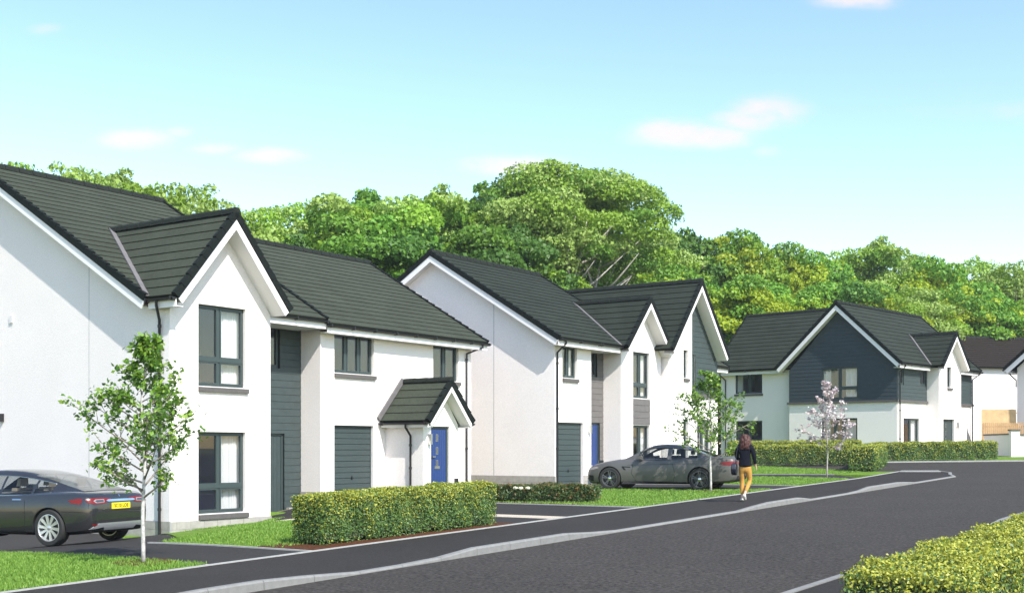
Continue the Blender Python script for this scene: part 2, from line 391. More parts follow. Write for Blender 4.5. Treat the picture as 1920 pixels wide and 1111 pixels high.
def verge_soffit(h, par, p, q, inn, width, drop=.26, th=.02):
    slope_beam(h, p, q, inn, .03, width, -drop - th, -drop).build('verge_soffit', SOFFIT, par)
def eave(h, par, p, q, out, over, gutter=True, ends=(0, 0), fh=.18, drop=.10):
    """fascia, soffit and gutter along an eave from p to q (eave edge of the tiles); out = outward horizontal unit, over = overhang to the wall"""
    p, q, o = Vector(p), Vector(q), Vector(out); d = (q - p).normalized(); up = Vector((0, 0, 1))
    mb = h.mb(); mb.beam(p, q, o, up, -.07, -.045, -drop - fh, -drop + .03); mb.build('fascia', WHITE, par)
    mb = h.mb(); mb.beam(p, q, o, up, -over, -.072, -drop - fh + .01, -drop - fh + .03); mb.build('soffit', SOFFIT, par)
    if gutter:
        mb = h.mb(); c0 = p - d * ends[0]; c1 = q + d * ends[1]; prof = []; r = .062; zc = -.055
        for i in range(9):
            t = math.pi + math.pi * i / 8; prof.append((r * math.cos(t) + .02, r * math.sin(t) + zc))
        inner = [(.02 + (x - .02) * .86, zc + (z - zc) * .86) for x, z in prof][::-1]
        pr = prof + inner
        mb.prism([c0 + o * x + up * z for x, z in pr], [c1 + o * x + up * z for x, z in pr])
        for c in (c0, c1):
            s_ = d * (.006 if c is c1 else -.006); mb.prism([c + o * x + up * z for x, z in prof], [c + s_ + o * x + up * z for x, z in prof])
        g = mb.build('gutter', BLACK, par); Ln = (c1 - c0).length; n = max(1, int(Ln / 1.0))
        for i in range(n + 1):
            c = c0 + d * (.08 + (Ln - .16) * i / n); m2 = h.mb(); m2.beam(c - d * .02, c + d * .02, o, up, -.05, .088, -.13, -.03); m2.build('gutter_bracket', BLACK, g)
def downpipe(h, pts, r=.036, clips=()):
    mb = MB(); L = [Vector(h.L(*p)) for p in pts]; mb.tube(L, r, 10); o = autosmooth(mb.build('downpipe', BLACK, h.root), 50)
    for c in clips:
        m2 = MB(); C = Vector(h.L(*c)); m2.tube([C + Vector((0, 0, -.035)), C + Vector((0, 0, .035))], r * 1.35, 10); m2.build('pipe_collar', BLACK, o)
def garage_door(pl, a0, a1, z0, z1, n=12, setback=.10):
    h = pl.h; d = -setback; f = .06; mb = pl.mb()
    mb.box(a0, a0 + f, d - .06, d, z0, z1); mb.box(a1 - f, a1, d - .06, d, z0, z1); mb.box(a0 + f, a1 - f, d - .06, d, z1 - f, z1); g = mb.build('garage_door', ANTH, h.root)
    hh = (z1 - f - z0) / n
    for i in range(n):
        m2 = pl.mb(); b = z0 + i * hh; e = .016
        m2.prism([(a0 + f, d - .05, b + .002), (a0 + f, d - .022, b + .002), (a0 + f, d - .006, b + e), (a0 + f, d - .006, b + hh - e), (a0 + f, d - .022, b + hh - .002), (a0 + f, d - .05, b + hh - .002)],
                 [(a1 - f, d - .05, b + .002), (a1 - f, d - .022, b + .002), (a1 - f, d - .006, b + e), (a1 - f, d - .006, b + hh - e), (a1 - f, d - .022, b + hh - .002), (a1 - f, d - .05, b + hh - .002)]); m2.build('panel', GARAGE, g)
    m3 = pl.mb(); c = (a0 + a1) / 2; zz = z0 + hh * 2.8; m3.box(c - .02, c + .02, d - .006, d + .02, zz, zz + .1); m3.box(c - .05, c + .05, d + .012, d + .03, zz + .03, zz + .055); m3.build('handle', BLACK, g)
def door(pl, a0, a1, z0, z1, m, setback=.10, lights=3, hinge=1, fm=ANTH):
    h = pl.h; d = -setback; f = .07; mb = pl.mb()
    mb.box(a0, a0 + f, d - .07, d, z0, z1); mb.box(a1 - f, a1, d - .07, d, z0, z1); mb.box(a0 + f, a1 - f, d - .07, d, z1 - f, z1); mb.box(a0 + f, a1 - f, d - .07, d + .02, z0, z0 + .04); D = mb.build('front_door', fm, h.root)
    l0, l1, b0, b1 = a0 + f + .004, a1 - f - .004, z0 + .045, z1 - f - .004; n = 7; w = (l1 - l0) / n
    m0 = pl.mb(); m0.box(l0, l1, d - .06, d - .03, b0, b1); m0.build('leaf', m, D)
    for i in range(n):
        m2 = pl.mb(); m2.box(l0 + i * w + .003, l0 + (i + 1) * w - .003, d - .03, d - .018, b0, b1); m2.build('panel', m, D)
    cx = l0 + (l1 - l0) * .42
    for i in range(lights):
        zc = b1 - .28 - i * .40; m3 = pl.mb(); m3.box(cx - .06, cx + .06, d - .018, d - .010, zc - .11, zc + .11); m3.build('frame', STEEL, D)
        m3 = pl.mb(); m3.box(cx - .048, cx + .048, d - .010, d - .006, zc - .098, zc + .098); m3.build('pane', GLASSDARK, D)
    hx = l0 + .07; m4 = pl.mb(); m4.box(hx - .015, hx + .015, d - .018, d + .035, z0 + .98, z0 + 1.01); m4.box(hx - .015, hx + .13, d + .02, d + .04, z0 + .98, z0 + 1.01); m4.build('door_handle', STEEL, D)
    m5 = pl.mb(); m5.box(cx - .13, cx + .13, d - .018, d - .002, z0 + .62, z0 + .70); m5.build('letter_plate', STEEL, D)
    return D
GLASSDARK = mat('obscured_glass', (.10, .11, .12), .12, noise=(40, .3))
def wall_lamp(pl, a, z):
    mb = pl.mb(); mb.box(a - .035, a + .035, 0, .03, z - .10, z + .10); o = mb.build('wall_lamp', STEEL, pl.h.root)
    m2 = pl.mb(); m2.box(a - .045, a + .045, .03, .12, z - .16, z + .16); m2.build('lamp_body', STEEL, o)

def N3(*a): return Vector(a).normalized()

# ------------------------------------------------------------------ house pair one, left half: bay gable, cladded recess
h = House('house', 'white house with tall projecting bay gable and dark cladded entrance recess, behind the near hedge', ST, -2.2)
LG = -6.87; T1 = .5874; RV, RZ = -6.75, 7.92; EV, EZ = .40, 3.72
pg = Plane(h, 'u', LG)
# gable end wall, split at the bay return
wall(pg, [(-13.7, -2.2), (.10, -2.2), (.10, 3.66), (RV, 7.72), (-13.7, 3.64)], [])
wall(pg, [(.10, -2.2), (.90, -2.2), (.90, 3.5), (.10, 3.66)], [], name='wall')
mb = pg.mb(); mb.box(-2.238, -2.222, -.02, .003, -1.8, 4.98); mb.build('movement_joint', JOINT, h.root)
mb = pg.mb(); mb.box(-5.66, -5.52, 0, .035, 3.44, 3.64); mb.build('wall_vent', SOFFIT, h.root)
mb = pg.mb(); mb.box(-6.08, -5.95, 0, .14, .74, .96); mb.build('wall_lamp', BLACK, h.root)
plinth(pg, -6.0, .93, -2.2, -1.79, .028)
pb = Plane(h, 'v', .90); B0, B1, BA = LG, -3.48, -5.18
w1 = (-5.97, -4.37, 1.57, 3.63); w2 = (-5.97, -4.37, -1.65, .42)
wall(pb, [(B0, -2.2), (B1, -2.2), (B1, 3.55), (BA, 5.72), (B0, 3.55)], [w1, w2])
plinth(pb, B0 - .028, B1 + .02, -2.2, -1.80, .03)
wA = window(pb, *w1, cols=(.47,), transom=2.25); window(pb, *w2, cols=(.47,), transom=-.97)
mb = h.mb(); mb.add([(B1, -.8, -2.2), (B1, .9, -2.2), (B1, .9, 3.55), (B1, -.8, 3.55)], [(0, 1, 2, 3)]); mb.build('wall', RENDER, h.root)
pd_ = Plane(h, 'v', -.80); dd = (-2.45, -1.27, -2.1, .43); dw = (-2.7, -1.45, 2.31, 3.52)
cladding(pd_, [(B1, -2.14), (-.58, -2.14), (-.58, 3.55), (B1, 3.55)], [dd, dw], DCLAD, .205)
door(pd_, *dd, DCLAD, .04, lights=3); window(pd_, *dw, cols=(.5,), setback=.05, sill=False, curt=None)
mb = pd_.mb(); mb.box(-3.4, -.62, .02, .5, -2.2, -2.1); mb.build('door_step', STONE, h.root)
mb = pd_.mb(); mb.box(-1.2, -.6, .0, .14, -2.1, -1.72); mb.build('plinth_block', STONE, h.root)
# wall behind (party / rear) closes the shell
mb = h.mb(); mb.add([(-.58, -13.7, -2.2), (-.58, -.8, -2.2), (-.58, -.8, 3.6), (-.58, RV, 7.7), (-.58, -13.7, 3.6)], [(0, 1, 2, 3, 4)]); mb.add([(LG, -13.7, -2.2), (-.58, -13.7, -2.2), (-.58, -13.7, 3.6), (LG, -13.7, 3.6)], [(0, 1, 2, 3)]); mb.build('rear_wall', RENDER, h.root)
R_ = roof(h); u0, u1 = -7.22, -.72; sl = N3(0, RV - EV, RZ - EZ); SL = math.hypot(RV - EV, RZ - EZ)
slope(h, R_, (u0, EV, EZ), (1, 0, 0), sl, [(0, 0), (u1 - u0, 0), (u1 - u0, SL), (0, SL)], verges=[(0, 0, SL, -1), (u1 - u0, 0, SL, 1)])
slope(h, R_, (u0, 2 * RV - EV, EZ), (1, 0, 0), N3(0, -(RV - EV), RZ - EZ), [(0, 0), (u1 - u0, 0), (u1 - u0, SL), (0, SL)], course=.6)
ridge(h, R_, (u0 - .03, RV, RZ + .05), (u1 + .03, RV, RZ + .05))
barge(h, R_, [(u0, EV + .02, EZ - .02), (u0, RV, RZ)], (-1, 0, 0)); barge(h, R_, [(u0, RV, RZ), (u0, 2 * RV - EV, EZ)], (-1, 0, 0))
verge_soffit(h, R_, (u0, EV, EZ), (u0, RV, RZ), (1, 0, 0), .36)
barge(h, R_, [(u1, EV, EZ), (u1, RV, RZ)], (1, 0, 0), hgt=.08)
eave(h, R_, (-3.1, EV, EZ), (u1, EV, EZ), (0, 1, 0), 1.2, ends=(.2, .02))
# bay roof
TB = 1.17; BZ = 6.0; EB = 3.70; Lu, Ru = BA - 1.96, BA + 1.96; VF = 1.42; vback = EV - (BZ - EZ) / T1; vv = EV + .02
SLb = math.hypot(1.96, BZ - EB)
for sg, eu in ((1, Lu), (-1, Ru)):
    slope(h, R_, (eu, VF, EB), (0, -1, 0), N3(sg * 1.96, 0, BZ - EB), [(0, 0), (VF - vv, 0), (VF - vback, SLb), (0, SLb)], course=.335, verges=[(0, 0, SLb, -1)])
    sn = N3(sg * 1.96, 0, BZ - EB); a = Vector((eu, vv, EB)); b = Vector((BA, vback, BZ)); d = (b - a).normalized(); sdv = Vector((0, -1, 0)) if sg == 1 else Vector((0, -1, 0))
    mb = h.mb(); nrm = N3(0, T1, 1); mb.beam(a, b, (nrm.cross(d)).normalized(), nrm, -.11 if sg == 1 else -.02, .02 if sg == 1 else .11, .02, .062); mb.build('valley', LEAD, R_)
    barge(h, R_, [(eu, VF, EB), (BA, VF, BZ)], (0, 1, 0), hgt=.17); verge_soffit(h, R_, (eu, VF, EB), (BA, VF, BZ), (0, -1, 0), .55)
ridge(h, R_, (BA, VF + .03, BZ + .04), (BA, vback - .1, BZ + .04), .13, .45)
eave(h, R_, (Lu, VF - .04, EB), (Lu, vv - .05, EB), (-1, 0, 0), .28, ends=(.02, .05))
downpipe(h, [(Lu - .02, .75, EB - .08), (Lu - .02, .75, EB - .22), (LG - .07, .60, EB - .55), (LG - .07, .60, -2.0), (LG - .07, .60, -2.16)], clips=[(LG - .07, .6, z) for z in (3.0, 1.5, 0, -1.5)])
downpipe(h, [(-3.15, EV + .02, EZ - .1), (-3.15, EV + .02, EZ - .22), (-3.38, -.6, EZ - .5), (-3.38, -.6, -2.1)])
for i, (a, b, c, d) in enumerate(((-5.55, -5.2, 2.62, 3.22), (-5.0, -4.62, 2.66, 3.22))):
    mb = MB(h.L); mb.box(a - .55, b - .55, -1.72, -1.69, c, d); 
    t = mb.build('picture_frame', BLACK if i == 0 else WHITE); t.matrix_world = h.root.matrix_basis.copy()
    tagp(t, ['dark framed print on the wall inside the upper bay window', 'light framed print on the wall inside the upper bay window'][i], 'picture')
    m2 = MB(h.L); m2.box(a - .52, b - .58, -1.692, -1.684, c + .03, d - .03); m2.build('mount', CREAM, t)
    m2 = MB(h.L); m2.box(a - .47, b - .63, -1.686, -1.680, c + .1, d - .1); m2.build('print', DARKPIC, t)
mb = h.mb(); mb.box(-6.6, -3.6, -1.76, -1.72, 1.2, 3.5); mb.build('inner_wall', ROOM, h.root)

# ------------------------------------------------------------------ house pair one, right half: garage and porch
h = House('house', 'white house with dark garage door and gabled porch over a bright blue front door', ST, -1.6)
G0, G1 = -.59, 6.82
pf = Plane(h, 'v', 0.0); gd = (0, 1.77, -1.41, .69); wa = (0, 1.78, 2.24, 3.44); wb = (4.73, 6.12, 2.24, 3.42); pdo = (2.6, 3.8, -1.5, .5)
wall(pf, [(G0, -1.75), (G1, -1.75), (G1, 3.5), (G0, 3.5)], [gd, wa, wb])
window(pf, *wa, cols=(.34, .67), curt=None); window(pf, *wb, cols=(.5,), curt=None); garage_door(pf, *gd)
mb = h.mb(); mb.add([(G0, -.82, -1.75), (G0, 0, -1.75), (G0, 0, 3.5), (G0, -.82, 3.5)], [(0, 1, 2, 3)]); mb.build('return_wall', RENDER, h.root); mb = h.mb()
mb.add([(G1, -10.3, -1.75), (G1, 0, -1.75), (G1, 0, 3.5), (G1, -4.95, 6.6), (G1, -10.3, 3.5)], [(0, 1, 2, 3, 4)]); mb.add([(G0, -10.3, -1.75), (G1, -10.3, -1.75), (G1, -10.3, 3.5), (G0, -10.3, 3.5)], [(0, 1, 2, 3)]); mb.build('side_wall', RENDER, h.root)
pl2 = Plane(h, 'u', G0); plinth(pl2, -.78, .03, -1.75, -1.27, .03, rows=2)
plinth(pf, G0 - .03, -.01, -1.75, -1.27, .03); plinth(pf, 1.78, 2.3, -1.75, -1.27, .03); plinth(pf, 4.12, G1, -1.75, -1.27, .03)
R_ = roof(h); u0, u1 = -.72, 7.24; EV, EZ, RV, RZ = .42, 3.62, -4.95, 6.78; SL = math.hypot(RV - EV, RZ - EZ); sl = N3(0, RV - EV, RZ - EZ)
slope(h, R_, (u0, EV, EZ), (1, 0, 0), sl, [(0, 0), (u1 - u0, 0), (u1 - u0, SL), (0, SL)], verges=[(u1 - u0, 0, SL, 1)])
slope(h, R_, (u0, 2 * RV - EV, EZ), (1, 0, 0), N3(0, EV - RV, RZ - EZ), [(0, 0), (u1 - u0, 0), (u1 - u0, SL), (0, SL)], course=.6)
ridge(h, R_, (u0, RV, RZ + .05), (u1 + .03, RV, RZ + .05)); barge(h, R_, [(u1, EV, EZ), (u1, RV, RZ)], (1, 0, 0))
eave(h, R_, (u0 + .03, EV, EZ), (u1, EV, EZ), (0, 1, 0), .42, ends=(.02, .08))
downpipe(h, [(6.9, EV + .02, EZ - .1), (6.9, EV + .02, EZ - .2), (6.5, .06, EZ - .42), (6.5, .06, -1.6)], clips=[(6.5, .06, z) for z in (3.0, 1.4, .0, -1.2)])
# porch
PL, PR, PV, PA = 2.32, 4.08, 1.5, 3.2; pp = Plane(h, 'v', PV); pdr = (2.70, 3.64, -1.25, .68)
wall(pp, [(PL, -1.75), (PR, -1.75), (PR, .74), (PA, 1.86), (PL, .74)], [pdr], reveal=.12); door(pp, *pdr, BLUE, .07)
pw = Plane(h, 'u', PL); wall(pw, [(.0, -1.75), (PV, -1.75), (PV, .74), (0, .74)], []); mb = h.mb(); mb.add([(PR, 0, -1.75), (PR, PV, -1.75), (PR, PV, .74), (PR, 0, .74)], [(0, 1, 2, 3)]); mb.build('porch_wall', RENDER, h.root)
plinth(pw, .0, PV + .03, -1.75, -1.27, .03); plinth(pp, PL - .03, 2.68, -1.75, -1.27, .03); plinth(pp, 3.66, PR, -1.75, -1.27, .03)
PZ, PE, PVF = 2.10, .84, 1.92; EL, ER = PA - 1.16, PA + 1.16; SLp = math.hypot(1.16, PZ - PE); PRf = roof(h, 'porch_roof')
for sg, eu in ((1, EL), (-1, ER)):
    slope(h, PRf, (eu, PVF, PE), (0, -1, 0), N3(sg * 1.16, 0, PZ - PE), [(0, 0), (PVF - .01, 0), (PVF - .01, SLp), (0, SLp)], course=.33, verges=[(0, 0, SLp, -1)])
    barge(h, PRf, [(eu, PVF, PE), (PA, PVF, PZ)], (0, 1, 0), hgt=.12); verge_soffit(h, PRf, (eu, PVF, PE), (PA, PVF, PZ), (0, -1, 0), .42, drop=.2)
    eave(h, PRf, (eu, PVF - .04, PE), (eu, .02, PE), (-sg, 0, 0), .27, ends=(.02, .0), fh=.10)
    mb = h.mb(); a, b = Vector((eu - sg * .02, .012, PE)), Vector((PA, .012, PZ)); n_ = N3(-sg * (PZ - PE), 0, 1.16); mb.beam(a, b, (0, 1, 0), n_, 0, .05, .02, .17); mb.build('lead_flashing', LEAD, PRf)
ridge(h, PRf, (PA, PVF + .03, PZ + .04), (PA, .02, PZ + .04), .11, .45, .08)
downpipe(h, [(EL - .02, 1.05, PE - .1), (EL - .02, 1.05, PE - .2), (PL - .06, 1.05, PE - .45), (PL - .06, 1.05, -1.6)], clips=[(PL - .06, 1.05, z) for z in (.1, -.6, -1.2)])
wall_lamp(pp, 2.58, .28); mb = pp.mb(); mb.box(3.88, 4.0, 0, .08, -1.12, -.94); mb.build('meter_box', BLACK, h.root)

# ------------------------------------------------------------------ house pair two, left half
h = House('house', 'white house with brown grey cladding panel, garage and narrow blue door behind parked coupe', F2, -1.5)
G0 = -.19; T2 = .607; EV, EZ, RV, RZ = .40, 3.88, -5.3, 7.34
pg = Plane(h, 'u', G0); wall(pg, [(-10.7, -1.6), (0, -1.6), (0, 3.82), (RV, 7.1), (-10.7, 3.8)], []); plinth(pg, -5.2, .03, -1.45, -.98, .03, rows=2)
mb = pg.mb(); mb.box(-2.63, -2.61, -.02, .003, -.98, 5.45); mb.build('movement_joint', JOINT, h.root)
pf = Plane(h, 'v', 0); gd = (0, 1.75, -1.38, .93); wa = (.32, 1.33, 2.52, 3.66)
wall(pf, [(G0, -1.6), (2.33, -1.6), (2.33, 3.75), (G0, 3.75)], [gd, wa]); garage_door(pf, *gd); window(pf, *wa, cols=(.48,), curt='lr'); plinth(pf, G0 - .03, -.01, -1.45, -.98, .03); plinth(pf, 1.77, 2.33, -1.45, -.98, .03)
pr_ = Plane(h, 'v', -.6); dd = (2.95, 3.96, -1.33, .98); dw = (2.7, 3.76, 2.71, 3.72)
cladding(pr_, [(2.33, -1.45), (4.22, -1.45), (4.22, 3.75), (2.33, 3.75)], [dd, dw], BCLAD, .22); door(pr_, *dd, BLUE, .04); window(pr_, *dw, cols=(.5,), setback=.05, sill=False, curt=None)
mb = h.mb(); mb.add([(2.33, -.6, -1.6), (2.33, 0, -1.6), (2.33, 0, 3.75), (2.33, -.6, 3.75)], [(0, 1, 2, 3)]); mb.add([(4.22, -.6, -1.6), (4.22, .2, -1.6), (4.22, .2, 3.75), (4.22, -.6, 3.75)], [(0, 1, 2, 3)])
mb.add([(7.5, -2, -1.6), (7.5, .2, -1.6), (7.5, .2, 3.8), (7.5, -2, 3.8)], [(0, 1, 2, 3)]); mb.add([(6.9, -10.7, -1.6), (6.9, -.5, -1.6), (6.9, -.5, 3.8), (6.9, RV, 7.1), (6.9, -10.7, 3.8)], [(0, 1, 2, 3, 4)]); mb.add([(G0, -10.7, -1.6), (6.9, -10.7, -1.6), (6.9, -10.7, 3.8), (G0, -10.7, 3.8)], [(0, 1, 2, 3)]); mb.build('side_wall', RENDER, h.root)
pb = Plane(h, 'v', .2); B0, B1, BA = 4.22, 7.5, 5.80; w1 = (5.17, 6.53, 1.96, 3.75); w2 = (5.17, 6.53, -1.2, .90)
wall(pb, [(B0, -1.6), (B1, -1.6), (B1, 3.75), (BA, 5.6), (B0, 3.75)], [(5.17, 6.53, 1.96, 3.75), (5.17, 6.53, -1.2, .90)]); window(pb, *w1, transom=2.48, sill=False); window(pb, *w2, transom=-.4)
cladding(pb, [(5.17, .93), (6.53, .93), (6.53, 1.93), (5.17, 1.93)], [], BCLAD, .25, 'cladding_panel'); plinth(pb, B0 - .03, B1, -1.45, -.98, .03); wall_lamp(pf, 2.15, .72)
R_ = roof(h); u0, u1 = -.54, 6.95; SL = math.hypot(RV - EV, RZ - EZ); sl = N3(0, RV - EV, RZ - EZ)
BA, BZ, EB, hw = 5.80, 5.85, 3.86, 1.92; lu, ba, sb = BA - hw - u0, BA - u0, SL * ((BZ - EZ) / T2) / (EV - RV); um = u1 - u0
slope(h, R_, (u0, EV, EZ), (1, 0, 0), sl, [(0, 0), (lu, 0), (ba, sb), (ba, SL), (0, SL)], m=TILE_D, verges=[(0, 0, SL, -1)])
slope(h, R_, (u0, EV, EZ), (1, 0, 0), sl, [(ba, sb), (um, sb * (1 - (um - ba) / hw)), (um, SL), (ba, SL)], m=TILE_D, verges=[(um, sb * .5, SL, 1)])
slope(h, R_, (u0, 2 * RV - EV, EZ), (1, 0, 0), N3(0, EV - RV, RZ - EZ), [(0, 0), (u1 - u0, 0), (u1 - u0, SL), (0, SL)], course=.6, verges=[(0, 0, SL, -1)])
ridge(h, R_, (u0 - .03, RV, RZ + .05), (u1 + .03, RV, RZ + .05)); barge(h, R_, [(u0, EV, EZ), (u0, RV, RZ)], (-1, 0, 0)); barge(h, R_, [(u0, RV, RZ), (u0, 2 * RV - EV, EZ)], (-1, 0, 0)); verge_soffit(h, R_, (u0, EV, EZ), (u0, RV, RZ), (1, 0, 0), .36); verge_soffit(h, R_, (u0, RV, RZ), (u0, 2 * RV - EV, EZ), (1, 0, 0), .36)
eave(h, R_, (u0 + .03, EV, EZ), (2.33, EV, EZ), (0, 1, 0), .40, ends=(.0, .0)); eave(h, R_, (2.335, EV, EZ), (3.9, EV, EZ), (0, 1, 0), 1.0, ends=(.0, .05))
downpipe(h, [(-.1, EV + .02, EZ - .1), (-.1, EV + .02, EZ - .2), (-.10, .06, EZ - .5), (-.10, .06, -1.45)], clips=[(-.10, .06, z) for z in (3.0, 1.4, .0)])
BZ, EB, VF = 5.85, 3.86, .66; hw = 1.92; Lu, Ru = BA - hw, BA + hw; vback = EV - (BZ - EZ) / T2; vv = EV - .0; SLb = math.hypot(hw, BZ - EB)
for sg, eu in ((1, Lu), (-1, Ru)):
    slope(h, R_, (eu, VF, EB), (0, -1, 0), N3(sg * hw, 0, BZ - EB), [(0, 0), (VF - vv, 0), (VF - vback, SLb), (0, SLb)], course=.335, m=TILE_D, verges=[(0, 0, SLb, -1)])
    a = Vector((eu, vv, EB)); b = Vector((BA, vback, BZ)); d = (b - a).normalized(); nrm = N3(0, T2, 1)
    mb = h.mb(); mb.beam(a, b, (nrm.cross(d)).normalized(), nrm, -.11 if sg == 1 else -.02, .02 if sg == 1 else .11, .02, .062); mb.build('valley', LEAD, R_)
    barge(h, R_, [(eu, VF, EB), (BA, VF, BZ)], (0, 1, 0), hgt=.16); verge_soffit(h, R_, (eu, VF, EB), (BA, VF, BZ), (0, -1, 0), .46)
ridge(h, R_, (BA, VF + .03, BZ + .04), (BA, vback - .1, BZ + .04))

# ------------------------------------------------------------------ house pair two, right half
h = House('house', 'white house with steep gable half clad in dark green boards, behind second young tree', F2, -1.5)
B0, B1, BA, VB = 7.59, 12.16, 9.6, .5
pb = Plane(h, 'v', VB); wu = (8.92, 9.34, 2.9, 4.05); wl1 = (8.92, 9.34, -.4, 1.2); wl2 = (10.2, 11.5, -.4, 1.22); CL = (9.71, 12.13, 2.30)
wall(pb, [(B0, -1.6), (B1, -1.6), (B1, 4.0), (BA, 6.62), (B0, 4.3)], [wu, wl1, wl2, (9.73, 9.98, 2.42, 3.9)])
window(pb, *wu, cols=(), curt=None, setback=.11); window(pb, *wl1, cols=(), curt=None); window(pb, *wl2, curt='r')
zt = lambda a: 4.0 + (6.62 - 4.0) * (B1 - a) / (B1 - BA)
cladding(pb, [(CL[0], CL[2]), (CL[1], CL[2]), (CL[1], zt(CL[1])), (CL[0], zt(CL[0]))], [(9.73, 9.98, 2.42, 3.9)], DCLAD, .215)
wn_ = window(pb, 9.73, 9.98, 2.42, 3.9, cols=(), curt=None, setback=.02, sill=False)
mb = pb.mb(); mb.box(CL[0], CL[1] + .25, 0, .09, CL[2] - .14, CL[2] - .01); mb.build('ledge', SILL, h.root)
mb = h.mb(); mb.add([(B0, -10, -1.6), (B0, VB, -1.6), (B0, VB, 4.2), (B0, -10, 4.2)], [(0, 1, 2, 3)]); mb.add([(B1, -10, -1.6), (B1, VB, -1.6), (B1, VB, 4.0), (B1, -10, 4.0)], [(0, 1, 2, 3)]); mb.add([(B0, -10, -1.6), (B1, -10, -1.6), (B1, -10, 4.0), (BA, -10, 6.6), (B0, -10, 4.0)], [(0, 1, 2, 3, 4)]); mb.build('side_wall', RENDER, h.root)
mb = h.mb(); mb.box(B1 + .003, 14.6, -8, -.6, -1.6, 3.8); mb.build('rear_wing', RENDER, h.root)
R_ = roof(h); BZ, EB, VF, hw = 6.92, 3.95, 1.02, 2.68; Lu, Ru = BA - hw, BA + hw; SLb = math.hypot(hw, BZ - EB)
for sg, eu in ((1, Lu), (-1, Ru)):
    slope(h, R_, (eu, VF, EB), (0, -1, 0), N3(sg * hw, 0, BZ - EB), [(0, 0), (VF + 10.3, 0), (VF + 10.3, SLb), (0, SLb)], course=.335, m=TILE_D, verges=[(0, 0, SLb, -1)])
    barge(h, R_, [(eu, VF, EB), (BA, VF, BZ)], (0, 1, 0), hgt=.16); verge_soffit(h, R_, (eu, VF, EB), (BA, VF, BZ), (0, -1, 0), .52)
ridge(h, R_, (BA, VF + .03, BZ + .04), (BA, -10.3, BZ + .04))
slope(h, R_, (B1, -.2, 3.7), (1, 0, 0), N3(0, -1, .6), [(0, 0), (2.8, 0), (2.8, 3.5), (0, 3.5)], verges=[(2.8, 0, 3.5, 1)]); barge(h, R_, [(B1 + 2.8, -.2, 3.7), (B1 + 2.8, -3.2, 5.5)], (1, 0, 0)); eave(h, R_, (B1, -.2, 3.7), (B1 + 2.8, -.2, 3.7), (0, 1, 0), .4)

# ------------------------------------------------------------------ detached house across the junction
h = House('house', 'detached white house with wide slate blue gable and blossom tree in front', F3, -.75)
GL = -6.38; ED = 9.8
pu = Plane(h, 'u', 0.0); w1 = (-4.38, -2.19, 2.69, 4.42); w2 = (-4.41, -2.26, .15, 1.64); AP = -3.3
wall(pu, [(GL, -.75), (0, -.75), (0, 2.45), (GL, 2.45)], [w2]); window(pu, *w2, cols=(.38, .62), curt='lr', sill=False, setback=.08)
zt = 7.55; cladding(pu, [(GL, 2.58), (0, 2.58), (0, 4.35), (AP, 7.6), (GL, 4.35)], [w1], NAVY, .2)
window(pu, *w1, cols=(.5,), rd=2.6, transom=3.28, curt='lr', sill=False, setback=.02)
mb = pu.mb(); mb.box(GL - .1, .03, -.01, .10, 2.45, 2.575); mb.build('string_course', SILL, h.root)
pv = Plane(h, 'v', 0.0); a1 = (.24, .76, 3.36, 4.28); a2 = (2.75, 3.5, 3.41, 4.28); a3 = (.76, 2.75, -.1, 1.61)
wall(pv, [(0, -.75), (ED, -.75), (ED, 2.45), (0, 2.45)], [a3]); window(pv, *a3, cols=(.5,), curt='r', sill=False)
cladding(pv, [(0, 2.58), (3.65, 2.58), (3.65, 4.35), (0, 4.35)], [a1, a2], DCLAD, .2); window(pv, *a1, cols=(), curt=None, sill=False, setback=.02, re=.15, rd=.9); window(pv, *a2, cols=(), curt=None, sill=False, setback=.02)
cladding(pv, [(6.6, 2.58), (ED, 2.58), (ED, 4.35), (6.6, 4.35)], [], DCLAD, .2)
mb = pv.mb(); mb.box(-.1, 3.66, -.01, .10, 2.45, 2.575); mb.build('string_course', SILL, h.root); mb = pv.mb(); mb.box(6.6, ED + .15, -.01, .10, 2.45, 2.575); mb.build('string_course', SILL, h.root)
pb = Plane(h, 'v', .7); B0, B1, BA = 3.65, 6.6, 5.05; dr = (4.2, 5.72, -.6, 1.61); bw = (4.72, 5.32, 3.36, 4.48)
wall(pb, [(B0, -.75), (B1, -.75), (B1, 4.4), (BA, 6.1), (B0, 4.4)], [dr, bw], reveal=.2); D = door(pb, dr[0], dr[1], dr[2], dr[3], DCLAD, .12); window(pb, *bw, cols=(), curt=None, setback=.12)
mb = pb.mb(); mb.box(6.05, 6.2, 0, .16, -.6, 1.6); mb.build('meter_cupboard', WHITE, h.root); wall_lamp(pb, 5.95, 1.3)
mb = h.mb(); mb.add([(B0, 0, -.75), (B0, .7, -.75), (B0, .7, 4.4), (B0, 0, 4.4)], [(0, 1, 2, 3)]); mb.add([(B1, 0, -.75), (B1, .7, -.75), (B1, .7, 4.4), (B1, 0, 4.4)], [(0, 1, 2, 3)]); mb.build('bay_side', RENDER, h.root)
mb = h.mb(); mb.add([(ED, 0, -.75), (ED, GL, -.75), (ED, GL, 4.4), (ED, AP, 7.5), (ED, 0, 4.4)], [(0, 1, 2, 3, 4)]); mb.add([(0, GL, -.75), (ED, GL, -.75), (ED, GL, 4.4), (0, GL, 4.4)], [(0, 1, 2, 3)]); mb.build('rear_wall', RENDER, h.root)
R_ = roof(h); EV, EZ, RZ = .42, 4.5, 7.92; u0, u1 = -.45, ED + .45; hwv = EV - AP; SL = math.hypot(hwv, RZ - EZ)
slope(h, R_, (u0, EV, EZ), (1, 0, 0), N3(0, -hwv, RZ - EZ), [(0, 0), (u1 - u0, 0), (u1 - u0, SL), (0, SL)], course=.36, m=TILE_D, verges=[(0, 0, SL, -1), (u1 - u0, 0, SL, 1)])
